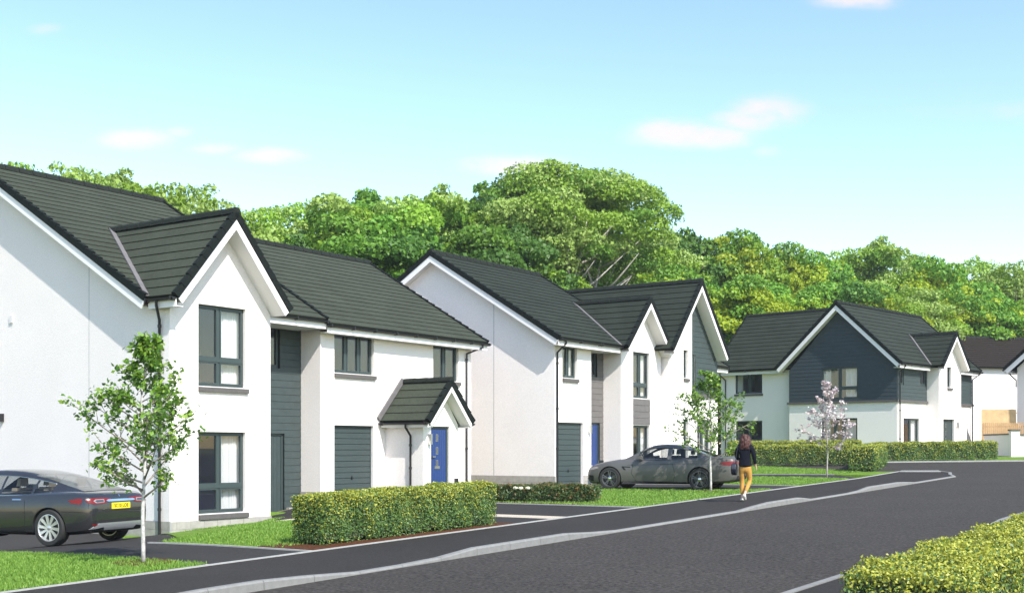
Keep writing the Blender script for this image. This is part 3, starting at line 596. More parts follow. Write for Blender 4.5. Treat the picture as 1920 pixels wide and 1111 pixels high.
slope(h, R_, (u0, AP - hwv, EZ), (1, 0, 0), N3(0, hwv, RZ - EZ), [(0, 0), (u1 - u0, 0), (u1 - u0, SL), (0, SL)], course=.36, m=TILE_D, verges=[(0, 0, SL, -1)])
ridge(h, R_, (u0 - .03, AP, RZ + .05), (u1, AP, RZ + .05))
for a, b in (((u0, EV, EZ), (u0, AP, RZ)), ((u0, AP - hwv, EZ), (u0, AP, RZ))):
    barge(h, R_, [a, b], (-1, 0, 0), hgt=.2); verge_soffit(h, R_, a, b, (1, 0, 0), .46)
eave(h, R_, (u0 + .03, EV, EZ), (3.3, EV, EZ), (0, 1, 0), .42); eave(h, R_, (6.9, EV, EZ), (u1, EV, EZ), (0, 1, 0), .42, ends=(0, .06))
downpipe(h, [(.05, EV + .02, EZ - .1), (.05, EV + .02, EZ - .2), (.05, .14, EZ - .45), (.05, .14, -.7)], clips=[(.05, .14, z) for z in (3.4, 2., .5)])
downpipe(h, [(9.9, EV + .02, EZ - .1), (9.9, EV + .02, EZ - .2), (9.6, .14, EZ - .5), (9.6, .14, -.7)])
BZ, EB, VF, hw = 6.36, 4.5, 1.12, 1.82; TT = (RZ - EZ) / hwv; Lu, Ru = BA - hw, BA + hw; vback = EV - (BZ - EZ) / TT; SLb = math.hypot(hw, BZ - EB)
for sg, eu in ((1, Lu), (-1, Ru)):
    slope(h, R_, (eu, VF, EB), (0, -1, 0), N3(sg * hw, 0, BZ - EB), [(0, 0), (VF - EV, 0), (VF - vback, SLb), (0, SLb)], course=.335, m=TILE_D, verges=[(0, 0, SLb, -1)])
    a = Vector((eu, EV, EB)); b = Vector((BA, vback, BZ)); d = (b - a).normalized(); nrm = N3(0, TT, 1); mb = h.mb(); mb.beam(a, b, (nrm.cross(d)).normalized(), nrm, -.13 if sg == 1 else -.02, .02 if sg == 1 else .13, .02, .07); mb.build('valley', LEAD, R_)
    barge(h, R_, [(eu, VF, EB), (BA, VF, BZ)], (0, 1, 0), hgt=.16); verge_soffit(h, R_, (eu, VF, EB), (BA, VF, BZ), (0, -1, 0), .42)
ridge(h, R_, (BA, VF + .03, BZ + .04), (BA, vback - .1, BZ + .04))
# wing set back on the left of the gable
WU = .5; pw = Plane(h, 'u', WU); WL = -11.2; c1 = (-10.25, -8.42, 3.18, 4.40); c2 = (-10.22, -8.42, .45, 1.60)
wall(pw, [(WL, -.75), (GL, -.75), (GL, 4.45), (WL, 4.45)], [c1, c2]); window(pw, *c1, cols=(.52,), curt='l'); window(pw, *c2, cols=(.52,), curt=None)
mb = h.mb(); mb.add([(WU, WL, -.75), (9.0, WL, -.75), (9.0, WL, 4.45), (5.0, WL, 7.3), (WU, WL, 4.45)], [(0, 1, 2, 3, 4)]); mb.add([(9, WL, -.75), (9, GL, -.75), (9, GL, 4.45), (9, WL, 4.45)], [(0, 1, 2, 3)]); mb.add([(0, GL, -.75), (WU, GL, -.75), (WU, GL, 4.4), (0, GL, 4.4)], [(0, 1, 2, 3)]); mb.build('side_wall', RENDER, h.root)
e0 = WU - .42; ru = e0 + 4.0; rz = 4.54 + 3.55; Sw = math.hypot(4.0, 3.55); W0, W1 = -11.65, -6.2
slope(h, R_, (e0, W0, 4.54), (0, 1, 0), N3(4.0, 0, 3.55), [(0, 0), (W1 - W0, 0), (W1 - W0 + 2.2, Sw * .93), (W1 - W0 + 2.2, Sw), (0, Sw)], course=.36, m=TILE_D, verges=[(0, 0, Sw, -1)])
slope(h, R_, (ru + 4.0, W0, 4.54), (0, 1, 0), N3(-4.0, 0, 3.55), [(0, 0), (W1 - W0, 0), (W1 - W0, Sw), (0, Sw)], course=.6)
ridge(h, R_, (ru, W0 - .03, rz + .05), (ru, -4.3, rz + .05)); eave(h, R_, (e0, W0, 4.54), (e0, -6.95, 4.54), (-1, 0, 0), .42)
downpipe(h, [(e0 - .02, -11.0, 4.4), (e0 - .02, -11.0, 4.3), (WU - .06, -10.85, 4.0), (WU - .06, -10.85, -.7)])

# ------------------------------------------------------------------ two further houses at the right-hand edge
F4 = Fr(76, 31.5, 84.5)
h = House('house', 'plain white house with long dark roof behind the timber fence at the picture edge', F4, -.6, 'white houses beyond the junction')
pv = Plane(h, 'v', 0); wall(pv, [(0, -.6), (12, -.6), (12, 5.6), (0, 5.6)], [], RENDER_FAR)
mb = h.mb(); mb.add([(0, 0, -.6), (0, -8, -.6), (0, -8, 5.6), (0, -4, 7.8), (0, 0, 5.6)], [(0, 1, 2, 3, 4)]); mb.add([(12, 0, -.6), (12, -8, -.6), (12, -8, 5.6), (12, -4, 7.8), (12, 0, 5.6)], [(0, 1, 2, 3, 4)]); mb.add([(0, -8, -.6), (12, -8, -.6), (12, -8, 5.6), (0, -8, 5.6)], [(0, 1, 2, 3)]); mb.build('side_wall', RENDER_FAR, h.root)
R_ = roof(h); Sx = math.hypot(4.4, 2.45)
BROWNTILE = mat('brown_black_tile', (.022, .017, .014), .9, spec=.1, noise=(10, .12))
slope(h, R_, (-.4, .4, 5.6), (1, 0, 0), N3(0, -4.4, 2.45), [(0, 0), (12.8, 0), (12.8, Sx), (0, Sx)], m=BROWNTILE, verges=[(0, 0, Sx, -1)]); slope(h, R_, (-.4, -8.4, 5.6), (1, 0, 0), N3(0, 4.4, 2.45), [(0, 0), (12.8, 0), (12.8, Sx), (0, Sx)], course=.6)
ridge(h, R_, (-.4, -4, 8.08), (12.4, -4, 8.08))
F5 = Fr(52, 29.0, 70.2)
h = House('house', 'white house cut by the right picture edge with deep white bargeboard and dark soffit', F5, -.6, 'white houses beyond the junction')
GWH = 7.0
pu = Plane(h, 'u', 0); wall(pu, [(-.1, -.6), (GWH, -.6), (GWH, 4.6), (GWH / 2, 7.4), (-.1, 4.6)], [], RENDER_FAR)
mb = h.mb(); mb.add([(0, -.1, -.6), (9, -.1, -.6), (9, -.1, 4.6), (0, -.1, 4.6)], [(0, 1, 2, 3)]); mb.add([(9, -.1, -.6), (9, GWH, -.6), (9, GWH, 4.6), (9, GWH / 2, 7.4), (9, -.1, 4.6)], [(0, 1, 2, 3, 4)]); mb.add([(0, GWH, -.6), (9, GWH, -.6), (9, GWH, 4.6), (0, GWH, 4.6)], [(0, 1, 2, 3)]); mb.build('side_wall', RENDER_FAR, h.root)
R_ = roof(h); hw = GWH / 2 + .55; rz = 7.75; ez = 4.55; S5 = math.hypot(hw, rz - ez); c5 = GWH / 2 - .05
slope(h, R_, (-.6, c5 - hw, ez), (1, 0, 0), N3(0, hw, rz - ez), [(0, 0), (10, 0), (10, S5), (0, S5)], verges=[(0, 0, S5, -1)]); slope(h, R_, (-.6, c5 + hw, ez), (1, 0, 0), N3(0, -hw, rz - ez), [(0, 0), (10, 0), (10, S5), (0, S5)], verges=[(0, 0, S5, -1)])
ridge(h, R_, (-.6, c5, rz + .05), (9.4, c5, rz + .05))
for a in ((-.6, c5 - hw, ez), (-.6, c5 + hw, ez)): barge(h, R_, [a, (-.6, c5, rz)], (-1, 0, 0), hgt=.25)
eave(h, R_, (-.6, c5 - hw, ez), (9, c5 - hw, ez), (0, -1, 0), .5)
downpipe(h, [(-.2, -.6, 4.4), (-.05, -.25, 4.0), (-.07, -.12, 3.9), (-.07, -.12, 3.5)])
# ------------------------------------------------------------------ ground, road, footpath, drives, lawns
ASPH = mat('road_asphalt', (.049, .0435, .039), .9, spec=.15, noise=[(20, .62, 8), (.35, .07, 3)], bump=(70, .010))
PATH = mat('footpath_asphalt', (.033, .0295, .0275), .9, spec=.15, noise=[(28, .32, 6), (.5, .08, 3)], bump=(80, .006))
DRIVE = mat('drive_asphalt', (.034, .032, .031), .9, spec=.15, noise=[(28, .28, 6), (.4, .08, 3)], bump=(80, .005))
KERB = mat('kerb_concrete', (.20, .197, .188), .85, noise=[(9, .10, 5), (60, .06)], bump=(60, .003))
EDGE = mat('edging_concrete', (.34, .335, .32), .85, noise=(12, .10))
LAWN = mat('lawn_soil_grass', (.125, .215, .030), .95, spec=.1, noise=[(26, .30, 5), (1.6, .14, 3)], bump=(60, .02))
FIELD = mat('meadow_grass', (.13, .14, .075), .95, spec=.1, noise=[(3, .25, 5), (.1, .2, 3)])
MULCH = mat('bark_mulch', (.085, .034, .016), .95, spec=.1, noise=(30, .5, 5), bump=(40, .02))
GRAVEL = mat('pale_gravel', (.48, .41, .32), .9, noise=(45, .35, 3), bump=(45, .02))
def patch(name, poly, zf, m, skirt=.0, step=1.2, kind='structure', label=None, cat=None):
    """sheet over a polygon in street coordinates, cut on a grid so that it follows the ground"""
    bm = bmesh.new(); f = bm.faces.new([bm.verts.new((u, v, 0)) for u, v in poly]); bmesh.ops.triangulate(bm, faces=[f])
    for ax in (0, 1):
        lo = min(p[ax] for p in poly); hi = max(p[ax] for p in poly); n = min(80, int((hi - lo) / step)); 
        for i in range(1, n + 1):
            c = lo + (hi - lo) * i / (n + 1); co = [0, 0, 0]; no = [0, 0, 0]; co[ax] = c; no[ax] = 1
            bmesh.ops.bisect_plane(bm, geom=bm.verts[:] + bm.edges[:] + bm.faces[:], plane_co=co, plane_no=no)
    if skirt:
        be = [e for e in bm.edges if e.is_boundary]; r = bmesh.ops.extrude_edge_only(bm, edges=be); low = {v for v in r['geom'] if isinstance(v, bmesh.types.BMVert)}
    else: low = set()
    for v in bm.verts:
        u, w = v.co.x, v.co.y; z = zf(u, w) - (skirt if v in low else 0); x, y = ST.wor(u, w); v.co = (x, y, z)
    bmesh.ops.recalc_face_normals(bm, faces=bm.faces)
    me = bpy.data.meshes.new(name); bm.to_mesh(me); bm.free(); me.materials.append(m); o = bpy.data.objects.new(name, me); COL.objects.link(o)
    return tagp(o, label, cat, None, kind)
# one terrain sheet to the horizon, dropping under the built ground
n = 90; xs = np.concatenate([np.linspace(-700, -70, 12), np.linspace(-60, 100, 60), np.linspace(120, 700, 12)]); ys = np.concatenate([np.linspace(-300, -20, 8), np.linspace(-10, 140, 60), np.linspace(160, 900, 14)])
vs_ = [(x, y, gz(x, y) - .22) for y in ys for x in xs]; nx = len(xs)
mk('ground', vs_, [(j * nx + i, j * nx + i + 1, (j + 1) * nx + i + 1, (j + 1) * nx + i) for j in range(len(ys) - 1) for i in range(nx - 1)], FIELD, smooth=True, fixn=False)['kind'] = 'structure'
KV, BV, RV_ = 13.40, 10.70, 19.20
def kh(u):   # upstand of the left kerb
    return lerp_pts(u, [(-18.2, .02), (-17.6, .11), (-15.3, .11), (-14.5, .022), (-12.4, .022), (-11.6, .11), (-8.1, .11), (-7.3, .022), (-.7, .022), (.05, .11), (2.6, .11), (3.35, .022), (6.9, .022), (7.6, .11), (11.2, .11), (12.3, .022), (40, .022)])
def kr(u): return lerp_pts(u, [(-3.6, .022), (-2.9, .11), (40, .11)])
def pathz(u, v):
    w = max(0, min(1, (v - BV) / (KV - BV))); return zg(u, v) + .012 + (kh(u) - .012) * (w ** 1.5)
def X2(x, y): return ST.loc(x, y)
road = [(-45, KV - .05), (17.2, KV - .05), (18.9, 12.7), (20.3, 12.35), (20.85, 11.6), (20.6, 10.2), (20.45, 9.25), (24.5, 3.55), (28.4, -2), X2(8, 58.6), X2(19.5, 57.6), X2(24, 57.0), X2(40, 54.5), X2(60, 47), (22, 52), (18, 40), (13, 26), (9, 21.5), (4, RV_ + .08), (-45, RV_ + .08)]
patch('road', road, lambda u, v: zg(u, v), ASPH)
patch('footpath', [(-45, BV), (15, BV), (20.9, 10.35), (21.3, 11.7), (20.25, 12.33), (18.85, 12.68), (17.2, KV - .12), (-45, KV - .12)], pathz, PATH, .15, .8)
patch('footpath', [(-45, RV_ + .12), (6, RV_ + .12), (6, RV_ + 2.0), (-45, RV_ + 2.0)], lambda u, v: zg(u, v) + .02 + .08 * lerp_pts(u, [(-3.6, 0), (-2.8, 1)]), PATH, .15)
# kerb stones, one by one
def kerb(name, line, hf, wid, side):
    root = mk(name, *(lambda: ([], []))(), KERB); root['kind'] = 'structure'
    d = 0; pts = []
    for (p, q) in zip(line, line[1:]):
        L = math.hypot(q[0] - p[0], q[1] - p[1]); k = max(1, round(L / .92))
        pts += [(p[0] + (q[0] - p[0]) * i / k, p[1] + (q[1] - p[1]) * i / k) for i in range(k)]
    pts.append(line[-1]); base = None
    nrm = []
    for i, p in enumerate(pts):
        a = pts[max(i - 1, 0)]; b = pts[min(i + 1, len(pts) - 1)]; t = Vector((b[0] - a[0], b[1] - a[1])).normalized(); nrm.append((-t.y * side, t.x * side))
    bv, bf = [], []
    for i in range(len(pts) - 1):
        mbk = MB(); sec = []
        g = .004 / .92
        for (p, q, nn, t) in ((pts[i], pts[i + 1], nrm[i], g), (pts[i], pts[i + 1], nrm[i + 1], 1 - g)):
            c = (p[0] + (q[0] - p[0]) * t, p[1] + (q[1] - p[1]) * t); hh = hf(*c) + .012; r = []
            for (o_, z) in ((0, -.12), (.004, hh - .022), (.022, hh), (wid, hh), (wid, -.12)):
                u, v = c[0] + nn[0] * o_, c[1] + nn[1] * o_; x, y = ST.wor(u, v); r.append((x, y, zg(u, v) + z))
            sec.append(r)
        mbk.prism(sec[0], sec[1]); mbk.build('kerb_stone', KERB, root)
tip = [(17.2, KV), (18.9, 12.8), (20.3, 12.45), (21.35, 11.8)]
kerb('kerb', [(-26, KV), (17.2, KV)], lambda u, v: kh(u), .125, -1)
kerb('kerb', tip, lambda u, v: .022, .12, -1)
kerb('kerb', [(-26, RV_), (4, RV_)], lambda u, v: kr(u), .125, 1)
def strip(name, line, wid, hf, m=EDGE):
    root = mk(name, [], [], m); root['kind'] = 'structure'; mbk = MB(); pts = []
    for (p, q) in zip(line, line[1:]):
        k = max(1, int(math.hypot(q[0] - p[0], q[1] - p[1]) / 1.0)); pts += [(p[0] + (q[0] - p[0]) * i / k, p[1] + (q[1] - p[1]) * i / k) for i in range(k)]
    pts.append(line[-1])
    for p, q in zip(pts, pts[1:]):
        t = Vector((q[0] - p[0], q[1] - p[1])).normalized(); nn = (-t.y, t.x); sec = []
        for c in (p, q):
            r = []
            for (o_, z) in ((-wid / 2, -.1), (-wid / 2, 0), (wid / 2, 0), (wid / 2, -.1)):
                u, v = c[0] + nn[0] * o_, c[1] + nn[1] * o_; x, y = ST.wor(u, v); r.append((x, y, hf(u, v) + z))
            sec.append(r)
        mbk.prism(*sec)
    o = mbk.build(name, m); bpy.data.objects.remove(root); o['kind'] = 'structure'
eh = lambda u, v: zg(u, v) + .030
strip('path_edging', [(-30, BV), (15, BV), (20.8, 10.33)], .06, eh)
Z = lambda dz: (lambda u, v: zg(u, v) + dz)
# drives
patch('drive', [(-14.35, -6), (-12.2, -6), (-12.2, BV - .02), (-14.35, BV - .02)], Z(.008), DRIVE, .15)
patch('drive', [(-12.2, -12), (-6.88, -12), (-6.88, -.6), (-7.3, -.6), (-8.6, 2.6), (-11.2, 6.3), (-12.2, 6.95)], Z(.004), DRIVE, .15)
patch('drive', [(-6.3, 1.6), (-4.65, 1.6), (-4.65, BV - .02), (-6.3, BV - .02)], Z(.008), DRIVE, .15)
patch('gravel_strip', [(-4.65, 1.6), (-4.02, 1.6), (-4.02, BV - .03), (-4.65, BV - .03)], Z(.012), GRAVEL, .15)
patch('drive', [(-4.02, .3), (-.9, .3), (-.9, BV - .02), (-4.02, BV - .02)], Z(.008), DRIVE, .15)
patch('drive', [(-.9, -.02), (4.6, -.02), (4.6, 1.9), (-.9, 1.9)], Z(.010), DRIVE, .15)
patch('drive', [(6.1, 1.7), (9.55, 1.7), (9.55, BV - .02), (6.1, BV - .02)], Z(.008), DRIVE, .15)
patch('drive', [(9.55, 1.75), (12.3, 1.75), (12.3, 4.2), (9.55, 4.2)], Z(.006), DRIVE, .15)
patch('drive', [(16.1, 1.5), (17.5, 1.5), (17.5, 9.0), (15.2, BV - .05), (14.3, BV - .05), (15.0, 8.5)], Z(.008), DRIVE, .15)
patch('paving', [(20.55, 10.42), (20.98, 10.38), (21.38, 11.66), (20.85, 11.9)], Z(.05), EDGE, .1)
# lawns
lawns = {
 'a': [(-26, -2), (-14.42, -2), (-14.42, BV - .05), (-26, BV - .05)],
 'b': [(-12.12, 6.9), (-11.2, 6.3), (-8.6, 2.6), (-7.3, -.6), (-6.88, -.6), (-6.88, .92), (-3.46, .92), (-3.46, -.3), (-2.6, -.3), (-2.6, .6), (-6.35, 1.9), (-6.35, 9.4), (-12.12, 10.0)],
 'c': [(-.85, 2.0), (5.5, 2.0), (6.05, 3.0), (6.05, 8.9), (7.4, BV - .05), (-.85, BV - .05)],
 'd': [(9.6, 4.3), (14.9, 4.3), (14.9, 8.5), (14.2, BV - .05), (9.6, BV - .05)],
 'e': [(17.55, 1.5), (25.2, 1.5), (24.5, 3.5), (20.4, 9.2), (17.55, 9.0)],
}
LABEL = {'a': 'lawn', 'b': 'lawn', 'c': 'lawn', 'd': 'lawn', 'e': 'lawn'}
for k, p in lawns.items(): patch('lawn', p, Z(.02), LAWN, .2, 1.0)
patch('lawn', [X2(10, 59.2), X2(19.5, 58.2), X2(24, 57.6), X2(26.5, 58.0), X2(30, 62.5), X2(24, 66), X2(20, 64.0), X2(11, 73), X2(6, 70)], Z(.02), LAWN, .2, 1.5)
patch('lawn', [X2(24.1, 57.5), X2(40, 55.4), X2(40, 60.5), X2(27, 61.5)], Z(.012), LAWN, .2, 1.5)
patch('lawn', [(17.55, 9.05), (19.3, 9.0), (20.5, 9.0), (20.75, 10.25), (17.55, 10.55)], Z(.018), LAWN, .2, 1.0)
strip('drive_edging', [(-14.38, 3.0), (-14.38, BV - .03)], .05, eh); strip('drive_edging', [(-12.16, 6.6), (-12.16, BV - .03)], .05, eh); strip('drive_edging', [(-.87, 4), (-.87, BV - .03)], .06, eh); strip('drive_edging', [(9.58, 4.2), (9.58, BV - .1)], .05, eh); strip('drive_edging', [(17.52, 3), (17.52, 8.9)], .05, eh)
strip('road_edging', [X2(8, 58.75), X2(19.5, 57.75), X2(24, 57.15), X2(40, 54.65)], .08, lambda u, v: zg(u, v) + .06)
patch('mulch_bed', [(-12.1, 9.35), (-6.35, 9.35), (-6.2, BV - .04), (-12.1, BV - .04)], Z(.035), MULCH, .2)
patch('mulch_bed', [(-.8, 5.6), (.3, 6.2), (.5, 8.8), (-.1, 9.0), (-.8, 8.6)], Z(.034), MULCH, .1)
def ring(u, v, r, n=14): return [(u + r * math.cos(2 * math.pi * i / n) * random.uniform(.85, 1.1), v + r * math.sin(2 * math.pi * i / n) * random.uniform(.85, 1.1)) for i in range(n)]
patch('mulch_ring', ring(-14.72, 9.6, .5), Z(.045), MULCH, .05, .4); patch('mulch_ring', ring(5.75, 9.4, .38), Z(.04), MULCH, .05, .4)
# ------------------------------------------------------------------ foliage helpers
def quads_mesh(name, c, t, b, ln, wd, mats, mi=None, parent=None, fold=.0):
    """c centres, t long axis, b side axis (n x 3); one pointed leaf (two triangles) each"""
    n = len(c); L = (ln * .5)[:, None]; W = (wd * .5)[:, None]; nr = np.cross(t, b)
    P = np.empty((n, 4, 3)); P[:, 0] = c - t * L; P[:, 1] = c + b * W - t * L * .1 + nr * W * fold; P[:, 2] = c + t * L; P[:, 3] = c - b * W - t * L * .1 + nr * W * fold
    me = bpy.data.meshes.new(name); me.vertices.add(4 * n); me.vertices.foreach_set('co', P.reshape(-1)); me.loops.add(4 * n); me.loops.foreach_set('vertex_index', np.arange(4 * n, dtype=np.int32))
    me.polygons.add(n); me.polygons.foreach_set('loop_start', np.arange(0, 4 * n, 4, dtype=np.int32)); me.polygons.foreach_set('loop_total', np.full(n, 4, dtype=np.int32))
    for m in mats: me.materials.append(m)
    if mi is not None: me.polygons.foreach_set('material_index', mi.astype(np.int32))
    me.update(); me.validate(); o = bpy.data.objects.new(name, me); COL.objects.link(o); o.parent = parent; return o
def unit(a): return a / np.maximum(np.linalg.norm(a, axis=1, keepdims=True), 1e-9)
def frames(nrm, rng, jit):
    """leaf axes lying roughly in the plane across nrm"""
    nn = unit(nrm + rng.normal(size=nrm.shape) * jit); r = rng.normal(size=nrm.shape); t = unit(r - nn * np.sum(r * nn, 1, keepdims=True)); return t, np.cross(nn, t)
LEAF = [mat('leaf_fresh', (.25, .40, .040), .5, spec=.3, objvar=.16, translucent=.35), mat('leaf_mid', (.15, .30, .034), .5, spec=.3, objvar=.16, translucent=.35), mat('leaf_dark', (.075, .17, .024), .5, spec=.3, objvar=.12, translucent=.3),
        mat('leaf_yellow_green', (.34, .42, .028), .5, spec=.3, objvar=.14, translucent=.35), mat('leaf_pale', (.34, .47, .11), .5, spec=.3, objvar=.12, translucent=.35)]
BARK = mat('bark_grey', (.34, .31, .28), .9, noise=(6, .3, 5), bump=(30, .01)); BARKD = mat('bark_dark', (.09, .07, .05), .9, noise=(6, .3, 5))
BIRCH = mat('bark_birch', (.47, .45, .43), .75, noise=[(22, .35, 6), (4, .12)], bump=(40, .003)); TWIG = mat('twig', (.26, .22, .18), .8)

# ------------------------------------------------------------------ woodland behind the houses
def wood_tree(seed, H, Rx, base, mats, nclump, leaves, leaf, lean=0, fan=False):
    rng = np.random.default_rng(seed); root = empty('tree')
    mbt = MB(); tips = []
    nst = 4 if fan else 1
    for s_ in range(nst):
        a = rng.uniform(0, 6.28); sp = .16 * H if fan else .02 * H; r0 = .022 * H * (.6 if fan else 1)
        pts = [Vector((0, 0, -.6))]; 
        for i in range(1, 8):
            f = i / 7; pts.append(Vector((math.cos(a) * sp * f ** 1.3 + rng.normal() * .012 * H * f, math.sin(a) * sp * f ** 1.3 + rng.normal() * .012 * H * f, H * .82 * f)))
        mbt.tube(pts, [r0 * (1 - .85 * i / 7) for i in range(8)], 7); tips.append(pts)
        for k in range(7):
            f = rng.uniform(.3, .85); i = int(f * 7); p = pts[i].lerp(pts[min(i + 1, 7)], f * 7 - i); b = rng.uniform(0, 6.28); ln = Rx * rng.uniform(.5, .9); q = p + Vector((math.cos(b) * ln, math.sin(b) * ln, ln * rng.uniform(.4, .9))); m_ = p.lerp(q, .5) + Vector((0, 0, -.1 * ln))
            mbt.tube([p, m_, q], [r0 * .4, r0 * .28, r0 * .08], 5)
    tr = mbt.build('trunk', BARK if fan else BARKD, root, smooth=True)
    # clumps through the crown: denser outside, uneven outline
    C = []; z0, z1 = base * H, H
    while len(C) < nclump:
        p = rng.uniform(-1, 1, 3); rr = np.linalg.norm(p)
        if rr > 1 or rr < .35: continue
        zz = (p[2] + 1) / 2; taper = 1 - .35 * max(0, zz - .6) / .4 - .25 * max(0, .25 - zz) / .25
        C.append((p[0] * Rx * taper, p[1] * Rx * taper, z0 + (z1 - z0) * zz, rng.uniform(.17, .33) * Rx))
    for _ in range(nclump // 2):          # loose sprigs breaking the outline
        a = rng.uniform(0, 6.28); e = rng.uniform(-.2, 1.0); rr = rng.uniform(.92, 1.06); ce = math.sqrt(max(0, 1 - e * e)); zz = (min(e * rr, 1.06) + 1) / 2; taper = 1 - .35 * max(0, zz - .6) / .4
        C.append((math.cos(a) * ce * rr * Rx * taper, math.sin(a) * ce * rr * Rx * taper, z0 + (z1 - z0) * zz, rng.uniform(.07, .14) * Rx))
    C = np.array(C); n = leaves; wts = C[:, 3] ** 2; idx = rng.choice(len(C), n, p=wts / wts.sum())
    d = unit(rng.normal(size=(n, 3))); d[:, 2] = np.abs(d[:, 2]) * 1.0 - .35 * (rng.random(n) < .45); d = unit(d)
    rad = C[idx, 3] * rng.uniform(.80, 1.08, n); pos = C[idx, :3] + d * rad[:, None] * np.array([1.15, 1.15, .72])
    pos += rng.normal(size=pos.shape) * .06
    t, b = frames(d, rng, .75); sz = leaf * rng.uniform(.6, 1.35, n)
    cm_ = rng.choice(len(mats), len(C), p=[.42, .28, .30])[idx]; mi = np.where(rng.random(n) < .15, rng.integers(0, len(mats), n), cm_)
    quads_mesh('crown', pos, t, b, sz, sz * .72, mats, mi, root, .25)
    return root
def copy_tree(o, parent=None):
    c = o.copy(); COL.objects.link(c); c.parent = parent
    for ch in o.children: copy_tree(ch, c)
    return c
PROTO = {
 'round': wood_tree(11, 13, 4.0, .14, [LEAF[1], LEAF[0], LEAF[2]], 52, 26000, .25), 'tall': wood_tree(12, 15, 3.8, .12, [LEAF[0], LEAF[4], LEAF[1]], 56, 26000, .25), 'dark': wood_tree(13, 13, 4.2, .08, [LEAF[1], LEAF[2], LEAF[2]], 50, 26000, .26),
 'gold': wood_tree(14, 13, 4.2, .08, [LEAF[3], LEAF[0], LEAF[1]], 52, 26000, .25), 'pale': wood_tree(15, 14, 4.4, .14, [LEAF[4], LEAF[0], LEAF[4]], 60, 30000, .22), 'fan': wood_tree(16, 19, 4.9, .60, [LEAF[4], LEAF[0], LEAF[1]], 70, 36000, .22, fan=True)}
# (x, y, kind, height, turn)  metres
WOOD_BACK = [(-33.0, 66, 'pale', 16.7, 1.5), (-30.7, 68, 'pale', 17.4, 3.4), (-26.4, 64, 'pale', 16.5, 2.3), (-23.5, 66, 'pale', 16.7, 3.8), (-22.1, 69, 'tall', 16.9, 3.9), (-18.9, 66, 'pale', 15.5, 0.4), (-17.4, 68, 'pale', 15.7, 0.1), (-16.3, 72, 'pale', 14.8, 5.3), (-14.8, 70, 'pale', 14.8, 1.6), (-13.4, 74, 'pale', 15.7, 1.5), (-10.3, 70, 'tall', 15.5, 6.3), (-8.7, 74, 'round', 15.9, 3.0), (-6.3, 71, 'tall', 15.5, 5.3), (-4.2, 74, 'tall', 16.5, 3.0), (-2.5, 76, 'round', 15.4, 4.0), (-1.2, 78, 'round', 17.1, 0.9), (0.9, 82, 'pale', 18.6, 4.0), (2.5, 77, 'fan', 18.2, 5.5), (5.8, 96, 'round', 17.9, 3.3), (5.5, 80, 'fan', 18.3, 4.7), (10.1, 88, 'pale', 16.2, 4.2), (12.3, 90, 'round', 15.7, 0.4), (14.2, 92, 'round', 15.5, 4.8), (17.0, 92, 'gold', 16.7, 3.7), (20.7, 98, 'gold', 16.4, 1.9), (24.3, 98, 'gold', 15.7, 0.2), (27.7, 102, 'pale', 16.5, 5.4), (30.0, 100, 'tall', 17.2, 3.0), (33.9, 104, 'pale', 16.8, 4.5), (35.2, 100, 'gold', 15.7, 5.5), (39.8, 104, 'pale', 16.2, 4.5), (40.9, 100, 'pale', 15.2, 5.8), (45.2, 104, 'gold', 16.1, 2.5), (49.7, 104, 'round', 15.6, 5.0)]
WOOD_FRONT = [(-14.3, 62, 'dark', 11.3, 2.8), (-10.8, 62, 'round', 11.7, 5.9), (-7.7, 63, 'dark', 11.9, 5.5), (-5.1, 65, 'round', 12.3, 0.6), (-2.3, 66, 'dark', 12.6, 0.9), (-0.1, 68, 'round', 12.8, 1.4), (1.2, 70, 'round', 12.2, 6.1), (9.1, 76, 'gold', 12.0, 2.7), (12.4, 84, 'dark', 12.2, 3.9), (14.3, 80, 'gold', 11.7, 1.9), (17.2, 84, 'gold', 11.8, 3.2), (20.2, 86, 'gold', 11.6, 2.4), (23.3, 88, 'round', 12.3, 2.2), (26.6, 90, 'gold', 12.4, 3.7), (30.4, 92, 'pale', 12.3, 3.7), (34.0, 93, 'gold', 12.2, 5.7), (37.6, 94, 'gold', 12.1, 4.3), (41.3, 95, 'pale', 12.2, 5.8)]
PH = {'round': 13, 'tall': 15, 'dark': 13, 'gold': 13, 'pale': 14, 'fan': 19}
KINDS = {'round': 'mid green rounded tree', 'tall': 'feathery fresh green tree', 'dark': 'dark green dense tree', 'gold': 'yellow green tree', 'pale': 'pale green loose tree', 'fan': 'tall grey stemmed tree'}
used = set(); seen = {}
PLACES = [(-.33, 'beyond the left picture edge roof'), (-.22, 'over the near bay house ridge'), (-.12, 'above the garage house ridge'), (-.04, 'between the first two house pairs'), (.04, 'over the middle house ridge'), (.13, 'over the middle steep gables'), (.22, 'in the gap before the detached house'), (.31, 'over the detached house ridge'), (9, 'over the far right houses')]
ORD = ['first', 'second', 'third', 'fourth', 'fifth', 'sixth']
for row, L in (('back row', WOOD_BACK), ('front row', WOOD_FRONT)):
    for (x, y, k, H, rz) in sorted(L):
        o = PROTO[k] if k not in used else copy_tree(PROTO[k]); used.add(k); s_ = H / PH[k]; sx = s_ * .5 + .5
        o.location = (x, y, gz(x, y) - .3); o.rotation_euler = (0, 0, rz); o.scale = (sx, sx, s_)
        where = next(w for a, w in PLACES if x / y < a); key = (k, row, where); n_ = seen.get(key, 0); seen[key] = n_ + 1
        tagp(o, '%s%s, %s %s' % ((ORD[n_] + ' ') if n_ else '', KINDS[k], row, where), 'tree', 'woodland trees behind the houses')
